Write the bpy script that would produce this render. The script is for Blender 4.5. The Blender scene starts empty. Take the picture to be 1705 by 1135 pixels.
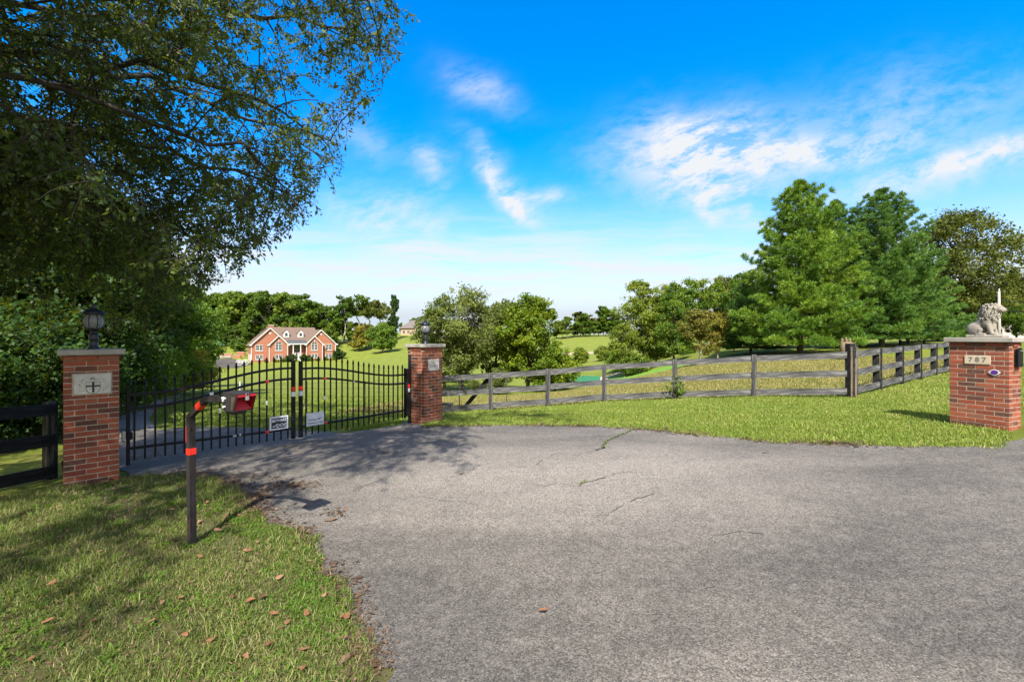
import bpy, bmesh, math, random
import numpy as np
from mathutils import Vector, Matrix, geometry

# ------------------------------------------------------------------ camera, sky, sun, exposure
scene = bpy.context.scene
COL = scene.collection
F = 758.0                       # focal length in photo pixels (photo is 1705 wide)
HZ = 560.0                      # horizon row in the photo
CAM = Vector((0.0, 0.0, 1.86))
cam_data = bpy.data.cameras.new("camera")
cam_data.sensor_width = 36.0
cam_data.lens = 36.0 * F / 1705.0
cam_data.shift_y = -(567.5 - HZ) / 1705.0
cam_data.clip_end = 4000
cam_data.clip_start = 0.05
cam = bpy.data.objects.new("camera", cam_data)
cam.location = CAM
cam.rotation_euler = (math.radians(90), 0, 0)
COL.objects.link(cam)
scene.camera = cam

SUN_EL, SUN_AZ = math.radians(46), math.radians(184)      # azimuth from +Y, clockwise: behind the camera
to_sun = Vector((math.sin(SUN_AZ) * math.cos(SUN_EL), math.cos(SUN_AZ) * math.cos(SUN_EL), math.sin(SUN_EL)))
sun_data = bpy.data.lights.new("sun", 'SUN')
sun_data.energy = 4.6
sun_data.angle = math.radians(0.5)
sun_data.color = (1.0, 0.95, 0.87)
sun = bpy.data.objects.new("sun", sun_data)
sun.rotation_euler = to_sun.to_track_quat('Z', 'Y').to_euler()
COL.objects.link(sun)

scene.view_settings.view_transform = 'Standard'
scene.view_settings.look = 'None'
scene.view_settings.exposure = 1.12
scene.view_settings.gamma = 1.0

world = bpy.data.worlds.new("World")
scene.world = world
world.use_nodes = True


class NT:
    """Small helper to wire node trees."""
    def __init__(self, tree):
        self.t = tree
        self.n = tree.nodes
        self.n.clear()

    def add(self, kind, **kw):
        nd = self.n.new(kind)
        ins = kw.pop('ins', {})
        for k, v in kw.items():
            setattr(nd, k, v)
        for k, v in ins.items():
            self.set(nd, k, v)
        return nd

    def set(self, nd, k, v):
        s = nd.inputs[k]
        if hasattr(v, 'is_output') or isinstance(v, bpy.types.NodeSocket):
            self.t.links.new(v, s)
        else:
            s.default_value = v

    def math(self, op, a, b=0.0, c=None, clamp=False):
        nd = self.add('ShaderNodeMath', operation=op, use_clamp=clamp)
        self.set(nd, 0, a)
        self.set(nd, 1, b)
        if c is not None:
            self.set(nd, 2, c)
        return nd.outputs[0]

    def ramp(self, fac, stops, interp='LINEAR'):
        nd = self.add('ShaderNodeValToRGB')
        nd.color_ramp.interpolation = interp
        el = nd.color_ramp.elements
        while len(el) < len(stops):
            el.new(0.5)
        for e, (p, c) in zip(el, stops):
            e.position = p
            e.color = (c[0], c[1], c[2], 1) if hasattr(c, '__len__') else (c, c, c, 1)
        self.set(nd, 0, fac)
        return nd.outputs[0]

    def mix(self, fac, a, b, blend='MIX'):
        nd = self.add('ShaderNodeMix', data_type='RGBA', blend_type=blend)
        self.set(nd, 0, fac)
        for i, v in ((6, a), (7, b)):
            if not isinstance(v, bpy.types.NodeSocket) and len(v) == 3:
                v = (*v, 1)
            self.set(nd, i, v)
        return nd.outputs[2]

    def noise(self, vec, scale, detail=3.0, rough=0.55, dist=0.0, out=0):
        nd = self.add('ShaderNodeTexNoise', ins={'Scale': scale, 'Detail': detail, 'Roughness': rough, 'Distortion': dist})
        if vec is not None:
            self.set(nd, 'Vector', vec)
        return nd.outputs[out]

    def vec(self, x, y, z=0.0):
        nd = self.add('ShaderNodeCombineXYZ')
        self.set(nd, 0, x); self.set(nd, 1, y); self.set(nd, 2, z)
        return nd.outputs[0]


def build_sky():
    t = NT(world.node_tree)
    out = t.add('ShaderNodeOutputWorld')
    bg = t.add('ShaderNodeBackground', ins={'Strength': 0.1})
    t.t.links.new(bg.outputs[0], out.inputs[0])
    sky = t.add('ShaderNodeTexSky', sky_type='NISHITA', sun_disc=False, sun_elevation=SUN_EL, sun_rotation=SUN_AZ,
                altitude=100.0, air_density=1.0, dust_density=0.4, ozone_density=2.5)
    hs = t.add('ShaderNodeHueSaturation', ins={'Hue': 0.503, 'Saturation': 1.55, 'Value': 1.62, 'Color': sky.outputs[0]})
    # cirrus, laid out on the sky by direction (longitude-like a, height-like b)
    tc = t.add('ShaderNodeTexCoord')
    sep = t.add('ShaderNodeSeparateXYZ', ins={0: tc.outputs['Generated']})
    dx, dy, dz = sep.outputs
    dyp = t.math('MAXIMUM', dy, 0.12)
    a = t.math('DIVIDE', dx, dyp)
    b = t.math('DIVIDE', dz, dyp)
    ab = t.vec(a, b, 0)
    # domain warp
    w1 = t.add('ShaderNodeTexNoise', ins={'Vector': ab, 'Scale': 2.6, 'Detail': 4.0, 'Roughness': 0.6})
    wv = t.add('ShaderNodeVectorMath', operation='MULTIPLY_ADD')
    t.set(wv, 0, w1.outputs['Color']); wv.inputs[1].default_value = (0.30, 0.17, 0); t.set(wv, 2, ab)
    wsep = t.add('ShaderNodeSeparateXYZ', ins={0: wv.outputs[0]})
    wa = t.math('SUBTRACT', wsep.outputs[0], 0.15)
    wb = t.math('SUBTRACT', wsep.outputs[1], 0.085)

    def patch(ca, cb, sa, sb, slope, strength):
        da = t.math('SUBTRACT', wa, ca)
        db = t.math('SUBTRACT', t.math('SUBTRACT', wb, cb), t.math('MULTIPLY', da, slope))
        q = t.math('ADD', t.math('POWER', t.math('DIVIDE', t.math('ABSOLUTE', da), sa), 2.0),
                   t.math('POWER', t.math('DIVIDE', t.math('ABSOLUTE', db), sb), 2.0))
        return t.math('MULTIPLY', t.math('EXPONENT', t.math('MULTIPLY', q, -1.0)), strength)

    patches = [(0.42, 0.385, 0.17, 0.08, 0.05, 1.3), (0.36, 0.43, 0.06, 0.05, -0.7, 0.9), (0.46, 0.29, 0.045, 0.055, -0.7, 0.95), (0.66, 0.405, 0.20, 0.030, 0.10, 1.0),
               (1.04, 0.385, 0.32, 0.032, 0.22, 1.25), (0.85, 0.48, 0.28, 0.09, 0.15, 0.40),
               (-0.03, 0.33, 0.07, 0.045, -0.9, 0.95), (0.02, 0.285, 0.045, 0.03, -0.6, 0.9), (0.085, 0.30, 0.05, 0.016, 0.0, 0.8), (-0.07, 0.545, 0.08, 0.045, -0.3, 0.5),
               (-0.25, 0.25, 0.13, 0.05, -0.15, 0.75), (-0.18, 0.36, 0.03, 0.04, -0.4, 0.6), (-0.33, 0.42, 0.1, 0.05, -0.3, 0.3), (1.3, 0.25, 0.3, 0.03, 0.1, 0.6)]
    tot = None
    for p in patches:
        v = patch(*p)
        tot = v if tot is None else t.math('ADD', tot, v)
    streak = t.noise(t.vec(t.math('MULTIPLY', wa, 3.6), t.math('MULTIPLY', t.math('SUBTRACT', wb, t.math('MULTIPLY', wa, 0.30)), 8.5)), 1.5, 10.0, 0.66, 0.15)
    fine = t.noise(t.vec(t.math('MULTIPLY', t.math('ADD', a, t.math('MULTIPLY', b, 0.9)), 6.0), t.math('MULTIPLY', t.math('SUBTRACT', b, t.math('MULTIPLY', a, 0.35)), 17.0)), 1.6, 12.0, 0.72, 0.0)
    n = t.math('ADD', t.math('MULTIPLY', streak, 0.55), t.math('MULTIPLY', fine, 0.45))
    nn = t.math('MULTIPLY', t.math('SUBTRACT', n, 0.385), 6.0, clamp=True)
    cl = t.math('MULTIPLY', tot, nn, clamp=True)
    veil = t.math('MULTIPLY', tot, 0.17, clamp=True)
    cl = t.math('MAXIMUM', cl, veil)
    # flat banded cloud low over the trees
    q = t.math('DIVIDE', t.math('SUBTRACT', wb, 0.150), 0.095)
    bandm = t.math('EXPONENT', t.math('MULTIPLY', t.math('MULTIPLY', q, q), -1.0))
    bn_ = t.noise(t.vec(t.math('MULTIPLY', a, 1.6), t.math('MULTIPLY', t.math('ADD', b, t.math('MULTIPLY', wb, 0.5)), 12.0)), 2.0, 9.0, 0.62, 0.0)
    band = t.math('MULTIPLY', bandm, t.math('MULTIPLY', t.math('SUBTRACT', bn_, 0.32), 3.6, clamp=True))
    cl = t.math('MAXIMUM', cl, t.math('MULTIPLY', band, 0.95))
    # pale haze toward the horizon
    hz = t.math('SUBTRACT', 1.0, t.math('MULTIPLY', t.math('MAXIMUM', dz, 0.0), 2.5), clamp=True)
    hz = t.math('MULTIPLY', t.math('POWER', hz, 1.75), 1.25, clamp=True)
    tint = t.mix(1.0, hs.outputs[0], (1.10, 0.955, 1.0), 'MULTIPLY')
    c1 = t.mix(hz, tint, (3.15, 3.6, 4.05))
    c2 = t.mix(cl, c1, (4.05, 4.2, 4.38))
    # unseen warm cloud added over the sky behind the viewer as fill light
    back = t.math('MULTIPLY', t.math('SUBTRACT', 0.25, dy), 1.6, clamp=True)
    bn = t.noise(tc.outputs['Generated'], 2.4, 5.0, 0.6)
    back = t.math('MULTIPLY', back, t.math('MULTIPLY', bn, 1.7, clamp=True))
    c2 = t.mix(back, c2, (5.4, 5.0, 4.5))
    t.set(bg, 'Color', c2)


build_sky()

# ------------------------------------------------------------------ object helpers

def tag(o, label=None, cat=None, group=None, kind=None):
    if label:
        o["label"] = label
    if cat:
        o["category"] = cat
    if group:
        o["group"] = group
    if kind:
        o["kind"] = kind
    return o


def empty(name, loc, rz=0.0, label=None, cat=None, group=None):
    o = bpy.data.objects.new(name, None)
    o.empty_display_size = 0.2
    o.location = loc
    o.rotation_euler = (0, 0, rz)
    COL.objects.link(o)
    return tag(o, label, cat, group)


def link_mesh(name, me, parent=None, loc=None):
    o = bpy.data.objects.new(name, me)
    COL.objects.link(o)
    if parent is not None:
        o.parent = parent
    if loc is not None:
        o.location = loc
    return o


def copy_tree(o, parent=None):
    c = o.copy()
    COL.objects.link(c)
    if parent is not None:
        c.parent = parent
        c.matrix_parent_inverse = o.matrix_parent_inverse.copy()
    for ch in [x for x in ALLCH.get(o.name, [])]:
        copy_tree(ch, c)
    return c


ALLCH = {}


def children_index():
    ALLCH.clear()
    for x in COL.objects:
        if x.parent is not None:
            ALLCH.setdefault(x.parent.name, []).append(x)


class MB:
    """Collects boxes, tubes, lathes and prisms into one mesh."""
    def __init__(self):
        self.v, self.f, self.m, self.sm = [], [], [], []

    def raw(self, verts, faces, mi=0, smooth=False):
        b = len(self.v)
        self.v += [tuple(p) for p in verts]
        for f in faces:
            self.f.append([b + i for i in f]); self.m.append(mi); self.sm.append(smooth)
        return self

    def box(self, c, s, mi=0, M=None, taper=1.0):
        """centre c, full size s, optional 4x4 applied after; taper scales the top"""
        hx, hy, hz = s[0] / 2, s[1] / 2, s[2] / 2
        vs = []
        for z, k in ((-hz, 1.0), (hz, taper)):
            for x, y in ((-hx, -hy), (hx, -hy), (hx, hy), (-hx, hy)):
                vs.append(Vector((c[0] + x * k, c[1] + y * k, c[2] + z)))
        if M is not None:
            vs = [M @ p for p in vs]
        return self.raw(vs, [(0, 3, 2, 1), (4, 5, 6, 7), (0, 1, 5, 4), (1, 2, 6, 5), (2, 3, 7, 6), (3, 0, 4, 7)], mi)

    def cbox(self, c, s, ch, mi=0, M=None):
        """box with chamfered edges"""
        hx, hy, hz = s[0] / 2, s[1] / 2, s[2] / 2
        ch = min(ch, hx * .9, hy * .9, hz * .9)
        rings = []
        for z, k in ((-hz, ch), (-hz + ch, 0), (hz - ch, 0), (hz, ch)):
            x, y = hx - k, hy - k
            c2 = ch * 0.7
            ring = [(-x + c2, -y), (x - c2, -y), (x, -y + c2), (x, y - c2), (x - c2, y), (-x + c2, y), (-x, y - c2), (-x, -y + c2)]
            rings.append([Vector((c[0] + p[0], c[1] + p[1], c[2] + z)) for p in ring])
        vs = [p for r in rings for p in r]
        if M is not None:
            vs = [M @ p for p in vs]
        fs = [tuple(range(7, -1, -1)), tuple(range(24, 32))]
        for r in range(3):
            for i in range(8):
                j = (i + 1) % 8
                fs.append((r * 8 + i, r * 8 + j, r * 8 + 8 + j, r * 8 + 8 + i))
        return self.raw(vs, fs, mi)

    def bar(self, p, q, w, h, mi=0, up=(0, 0, 1)):
        """rectangular bar from p to q, w sideways, h along up"""
        p, q = Vector(p), Vector(q)
        d = (q - p).normalized()
        u = Vector(up)
        s = d.cross(u)
        if s.length < 1e-4:
            s = d.cross(Vector((1, 0, 0)))
        s.normalize()
        u = s.cross(d).normalized()
        vs = []
        for c in (p, q):
            for a, b in ((-1, -1), (1, -1), (1, 1), (-1, 1)):
                vs.append(c + s * (a * w / 2) + u * (b * h / 2))
        return self.raw(vs, [(0, 1, 2, 3), (7, 6, 5, 4), (0, 4, 5, 1), (1, 5, 6, 2), (2, 6, 7, 3), (3, 7, 4, 0)], mi)

    def tube(self, pts, rads, n=8, mi=0, caps=True, smooth=True):
        pts = [Vector(p) for p in pts]
        if not hasattr(rads, '__len__'):
            rads = [rads] * len(pts)
        rings = []
        ref = Vector((0.13, 0.31, 0.94))
        for i, p in enumerate(pts):
            d = (pts[min(i + 1, len(pts) - 1)] - pts[max(i - 1, 0)])
            if d.length < 1e-9:
                d = Vector((0, 0, 1))
            d.normalize()
            s = d.cross(ref)
            if s.length < 0.05:
                s = d.cross(Vector((1, 0, 0)))
            s.normalize()
            u = s.cross(d)
            for k in range(n):
                a = 2 * math.pi * k / n
                rings.append(p + (s * math.cos(a) + u * math.sin(a)) * rads[i])
        fs = []
        for i in range(len(pts) - 1):
            for k in range(n):
                j = (k + 1) % n
                fs.append((i * n + k, i * n + j, (i + 1) * n + j, (i + 1) * n + k))
        if caps:
            fs.append(tuple(range(n - 1, -1, -1)))
            fs.append(tuple(range((len(pts) - 1) * n, len(pts) * n)))
        return self.raw(rings, fs, mi, smooth)

    def lathe(self, prof, n=24, mi=0, c=(0, 0, 0), smooth=True):
        """prof: list of (r, z)"""
        vs = []
        for r, z in prof:
            for k in range(n):
                a = 2 * math.pi * k / n
                vs.append((c[0] + r * math.cos(a), c[1] + r * math.sin(a), c[2] + z))
        fs = []
        for i in range(len(prof) - 1):
            for k in range(n):
                j = (k + 1) % n
                fs.append((i * n + k, i * n + j, (i + 1) * n + j, (i + 1) * n + k))
        fs.append(tuple(range(n - 1, -1, -1)))
        fs.append(tuple(range((len(prof) - 1) * n, len(prof) * n)))
        return self.raw(vs, fs, mi, smooth)

    def slab(self, poly, off, mi=0):
        """flat polygon (3-D points) thickened by the vector off"""
        n = len(poly)
        off = Vector(off)
        vs = [Vector(p) for p in poly] + [Vector(p) + off for p in poly]
        fs = [tuple(range(n)), tuple(range(2 * n - 1, n - 1, -1))]
        for i in range(n):
            j = (i + 1) % n
            fs.append((i, i + n, j + n, j))
        return self.raw(vs, fs, mi)

    def build(self, name, mats, parent=None, loc=None, rz=None):
        me = bpy.data.meshes.new(name)
        me.from_pydata(self.v, [], self.f)
        if not isinstance(mats, (list, tuple)):
            mats = [mats]
        for m in mats:
            me.materials.append(m)
        me.polygons.foreach_set('material_index', self.m)
        me.polygons.foreach_set('use_smooth', self.sm)
        bm = bmesh.new(); bm.from_mesh(me)
        bmesh.ops.recalc_face_normals(bm, faces=bm.faces)
        bm.to_mesh(me); bm.free()
        me.update()
        o = link_mesh(name, me, parent, loc)
        if rz is not None:
            o.rotation_euler = (0, 0, rz)
        return o


def np_mesh(name, V, faces, mats, mat_idx=None, tone=None, smooth=False):
    """V (n,3); faces: list of int arrays (m,k); tone: per-face float attribute"""
    me = bpy.data.meshes.new(name)
    V = np.ascontiguousarray(V, dtype=np.float32)
    me.vertices.add(len(V))
    me.vertices.foreach_set('co', V.ravel())
    loops = np.concatenate([f.ravel() for f in faces]).astype(np.int32)
    tot = np.concatenate([np.full(len(f), f.shape[1], dtype=np.int32) for f in faces])
    start = np.concatenate([[0], np.cumsum(tot)[:-1]]).astype(np.int32)
    me.loops.add(len(loops))
    me.loops.foreach_set('vertex_index', loops)
    me.polygons.add(len(tot))
    me.polygons.foreach_set('loop_start', start)
    me.polygons.foreach_set('loop_total', tot)
    if mat_idx is not None:
        me.polygons.foreach_set('material_index', np.asarray(mat_idx, dtype=np.int32))
    if smooth:
        me.polygons.foreach_set('use_smooth', np.ones(len(tot), dtype=bool))
    if tone is not None:
        at = me.attributes.new('tone', 'FLOAT', 'FACE')
        at.data.foreach_set('value', np.asarray(tone, dtype=np.float32))
    for m in (mats if isinstance(mats, (list, tuple)) else [mats]):
        me.materials.append(m)
    me.update(calc_edges=True)
    return me


def text_mesh(body, size, extrude, mat, name, parent=None, align='CENTER', bold=0.0, shear=0.0, sx=1.0):
    cu = bpy.data.curves.new('t', 'FONT')
    cu.body = body
    cu.size = size
    cu.extrude = extrude
    cu.offset = bold
    cu.shear = shear
    cu.align_x = align
    cu.align_y = 'CENTER'
    cu.resolution_u = 3
    ob = bpy.data.objects.new('t', cu)
    COL.objects.link(ob)
    dg = bpy.context.evaluated_depsgraph_get()
    me = bpy.data.meshes.new_from_object(ob.evaluated_get(dg))
    bpy.data.objects.remove(ob)
    me.name = name
    if sx != 1.0:
        me.transform(Matrix.Diagonal((sx, 1, 1, 1)))
    me.materials.clear()
    me.materials.append(mat)
    return link_mesh(name, me, parent)
# ------------------------------------------------------------------ materials

def new_mat(name):
    m = bpy.data.materials.new(name)
    m.use_nodes = True
    t = NT(m.node_tree)
    out = t.add('ShaderNodeOutputMaterial')
    return m, t, out


def obj_coord(t):
    return t.add('ShaderNodeTexCoord').outputs['Object']


def world_pos(t):
    return t.add('ShaderNodeNewGeometry').outputs['Position']


def bump(t, height, strength=0.4, dist=0.01):
    b = t.add('ShaderNodeBump', ins={'Strength': strength, 'Distance': dist, 'Height': height})
    return b.outputs[0]


def plain(name, col, rough=0.6, metal=0.0, var=0.12, scale=6.0, bump_s=0.0, spec=0.5, col2=None, world_c=False):
    """painted or solid surface with a little tonal wear"""
    m, t, out = new_mat(name)
    c = world_pos(t) if world_c else obj_coord(t)
    n = t.noise(c, scale, 5.0, 0.6)
    dark = tuple(x * (1 - var * 1.6) for x in col) if col2 is None else col2
    lite = tuple(min(1, x * (1 + var)) for x in col)
    cc = t.ramp(n, [(0.3, dark), (0.52, col), (0.75, lite)])
    p = t.add('ShaderNodeBsdfPrincipled', ins={'Base Color': cc, 'Roughness': rough, 'Metallic': metal, 'Specular IOR Level': spec})
    t.set(p, 'Roughness', t.math('MULTIPLY_ADD', n, 0.25, rough - 0.12))
    if bump_s:
        t.set(p, 'Normal', bump(t, t.noise(c, scale * 9, 4.0, 0.6), bump_s, 0.004))
    t.t.links.new(p.outputs[0], out.inputs[0])
    return m


def leaf_mat(name, cols, trans=0.35, rough=0.6, gloss=0.016, big=0.12):
    """cols: dark, mid, light leaf colours; spread by leaf and by clump"""
    m, t, out = new_mat(name)
    at = t.add('ShaderNodeAttribute', attribute_type='GEOMETRY', attribute_name='tone')
    g = t.add('ShaderNodeNewGeometry')
    oi = t.add('ShaderNodeObjectInfo')
    v = t.math('ADD', t.math('MULTIPLY', g.outputs['Random Per Island'], 0.42), t.math('MULTIPLY', at.outputs['Fac'], 0.58))
    v = t.math('ADD', v, t.math('MULTIPLY', t.math('SUBTRACT', oi.outputs['Random'], 0.5), big))
    c = t.ramp(v, [(0.08, cols[0]), (0.5, cols[1]), (0.92, cols[2])] if len(cols) == 3 else
               [(0.05, cols[0]), (0.45, cols[1]), (0.8, cols[2]), (0.97, cols[3])])
    d = t.add('ShaderNodeBsdfDiffuse', ins={'Color': c})
    tr = t.add('ShaderNodeBsdfTranslucent', ins={'Color': t.mix(0.4, c, (0.34, 0.36, 0.012), 'MIX')})
    gl = t.add('ShaderNodeBsdfGlossy', ins={'Color': (1, 1, 1, 1), 'Roughness': rough})
    m1 = t.add('ShaderNodeMixShader', ins={0: trans, 1: d.outputs[0], 2: tr.outputs[0]})
    m2 = t.add('ShaderNodeMixShader', ins={0: gloss, 1: m1.outputs[0], 2: gl.outputs[0]})
    t.t.links.new(m2.outputs[0], out.inputs[0])
    return m


def bark_mat(name, c1, c2, scale=4.0):
    m, t, out = new_mat(name)
    c = obj_coord(t)
    mp = t.add('ShaderNodeMapping', ins={'Vector': c, 'Scale': (scale * 3, scale * 3, scale * 0.6)})
    n = t.noise(mp.outputs[0], 1.0, 6.0, 0.65)
    cc = t.ramp(n, [(0.32, c1), (0.65, c2)])
    p = t.add('ShaderNodeBsdfPrincipled', ins={'Base Color': cc, 'Roughness': 0.9, 'Normal': bump(t, n, 0.7, 0.02)})
    t.t.links.new(p.outputs[0], out.inputs[0])
    return m


def brick_unit_mat(name, stops):
    """colour per separate brick, with sandy grain"""
    m, t, out = new_mat(name)
    g = t.add('ShaderNodeNewGeometry')
    c = obj_coord(t)
    base = t.ramp(g.outputs['Random Per Island'], stops)
    n = t.noise(c, 38.0, 6.0, 0.65)
    n2 = t.noise(c, 7.0, 4.0, 0.6)
    cc = t.mix(t.math('MULTIPLY', t.math('SUBTRACT', n, 0.42), 2.2, clamp=True), base, t.mix(0.5, base, (0.34, 0.16, 0.11)))
    cc = t.mix(t.math('MULTIPLY', t.math('SUBTRACT', n2, 0.48), 1.6, clamp=True), cc, t.mix(0.45, cc, (0.09, 0.035, 0.025)))
    # pale mineral bloom, a few patches only
    n3 = t.noise(c, 2.3, 5.0, 0.7)
    cc = t.mix(t.math('MULTIPLY', t.math('SUBTRACT', n3, 0.60), 2.6, clamp=True), cc, (0.42, 0.27, 0.20))
    p = t.add('ShaderNodeBsdfPrincipled', ins={'Base Color': cc, 'Roughness': 0.88, 'Specular IOR Level': 0.2,
                                              'Normal': bump(t, t.noise(c, 90.0, 5.0, 0.7), 0.55, 0.004)})
    t.t.links.new(p.outputs[0], out.inputs[0])
    return m


def brick_wall_mat(name, c1, c2, mortar, scale=1.0):
    m, t, out = new_mat(name)
    c = obj_coord(t)
    sep = t.add('ShaderNodeSeparateXYZ', ins={0: c})
    v = t.vec(t.math('ADD', sep.outputs[0], sep.outputs[1]), sep.outputs[2], 0)
    b = t.add('ShaderNodeTexBrick', ins={'Vector': v, 'Color1': (*c1, 1), 'Color2': (*c2, 1), 'Mortar': (*mortar, 1), 'Scale': scale,
                                         'Mortar Size': 0.009, 'Brick Width': 0.215, 'Row Height': 0.075, 'Bias': 0.0})
    n = t.noise(c, 0.9, 5.0, 0.6)
    cc = t.mix(t.math('MULTIPLY', n, 0.5), b.outputs[0], t.mix(0.5, b.outputs[0], (0.20, 0.07, 0.04)))
    p = t.add('ShaderNodeBsdfPrincipled', ins={'Base Color': cc, 'Roughness': 0.9, 'Specular IOR Level': 0.2})
    t.t.links.new(p.outputs[0], out.inputs[0])
    return m


def wood_mat(name, dark, mid, lite, axis=0):
    """weathered black-stained board, grain along the given object axis"""
    m, t, out = new_mat(name)
    c = obj_coord(t)
    sc = [26.0, 26.0, 26.0]; sc[axis] = 1.3
    mp = t.add('ShaderNodeMapping', ins={'Vector': c, 'Scale': tuple(sc)})
    n = t.noise(mp.outputs[0], 1.0, 6.0, 0.62, 0.4)
    sc2 = [9.0, 9.0, 9.0]; sc2[axis] = 1.6
    mp2 = t.add('ShaderNodeMapping', ins={'Vector': c, 'Scale': tuple(sc2), 'Location': (3.1, 1.7, 0.4)})
    n2 = t.noise(mp2.outputs[0], 1.0, 5.0, 0.65)
    f = t.math('ADD', t.math('MULTIPLY', n, 0.45), t.math('MULTIPLY', n2, 0.55))
    cc = t.ramp(f, [(0.36, dark), (0.5, mid), (0.63, lite)])
    p = t.add('ShaderNodeBsdfPrincipled', ins={'Base Color': cc, 'Roughness': 0.85, 'Specular IOR Level': 0.25, 'Normal': bump(t, n, 0.6, 0.006)})
    t.t.links.new(p.outputs[0], out.inputs[0])
    return m


def ground_mat():
    m, t, out = new_mat("lawn")
    c = world_pos(t)
    big = t.noise(c, 0.055, 4.0, 0.6)
    mid = t.noise(c, 0.55, 5.0, 0.62)
    fine = t.noise(c, 11.0, 6.0, 0.7)
    blade = t.noise(c, 70.0, 4.0, 0.75)
    sep = t.add('ShaderNodeSeparateXYZ', ins={0: c})
    green = t.ramp(mid, [(0.28, (0.140, 0.190, 0.024)), (0.5, (0.232, 0.278, 0.036)), (0.74, (0.325, 0.325, 0.060))])
    dry = t.ramp(fine, [(0.3, (0.15, 0.125, 0.040)), (0.7, (0.33, 0.275, 0.105))])
    # drier, yellower grass just beyond the board fence and in loose patches
    dband = t.math('SUBTRACT', 1.0, t.math('DIVIDE', t.math('ABSOLUTE', t.math('SUBTRACT', sep.outputs[1], 21.0)), 9.0), clamp=True)
    dband = t.math('MULTIPLY', dband, t.math('MULTIPLY', t.math('ADD', sep.outputs[0], 3.0), 0.25, clamp=True))
    f = t.math('ADD', t.math('MULTIPLY', t.math('SUBTRACT', mid, 0.50), 2.2), t.math('MULTIPLY', t.math('SUBTRACT', big, 0.45), 1.7))
    f = t.math('ADD', f, t.math('MULTIPLY', dband, 0.75), clamp=True)
    f = t.math('MULTIPLY', f, t.math('ADD', t.math('MULTIPLY', fine, 0.9), 0.25), clamp=True)
    cc = t.mix(f, green, dry)
    cc = t.mix(t.math('MULTIPLY', t.math('SUBTRACT', blade, 0.40), 1.6, clamp=True), t.mix(0.40, cc, (0.05, 0.070, 0.015)), cc)
    p = t.add('ShaderNodeBsdfPrincipled', ins={'Base Color': cc, 'Roughness': 0.95, 'Specular IOR Level': 0.1,
                                              'Normal': bump(t, t.math('ADD', blade, fine), 0.8, 0.05)})
    t.t.links.new(p.outputs[0], out.inputs[0])
    return m


def soil_mat():
    m, t, out = new_mat("soil and thatch")
    c = world_pos(t)
    n = t.noise(c, 9.0, 6.0, 0.7)
    n2 = t.noise(c, 60.0, 4.0, 0.7)
    n3 = t.noise(c, 1.2, 4.0, 0.6)
    cc = t.ramp(n, [(0.3, (0.050, 0.040, 0.020)), (0.5, (0.115, 0.090, 0.045)), (0.72, (0.20, 0.165, 0.085))])
    cc = t.mix(t.math('MULTIPLY', t.math('SUBTRACT', n3, 0.35), 2.2, clamp=True), cc, t.mix(0.7, cc, (0.085, 0.125, 0.025)))
    cc = t.mix(t.math('MULTIPLY', n2, 0.5), cc, (0.05, 0.045, 0.02))
    p = t.add('ShaderNodeBsdfPrincipled', ins={'Base Color': cc, 'Roughness': 0.95, 'Specular IOR Level': 0.1,
                                              'Normal': bump(t, t.math('ADD', n, n2), 0.8, 0.02)})
    t.t.links.new(p.outputs[0], out.inputs[0])
    return m


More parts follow.
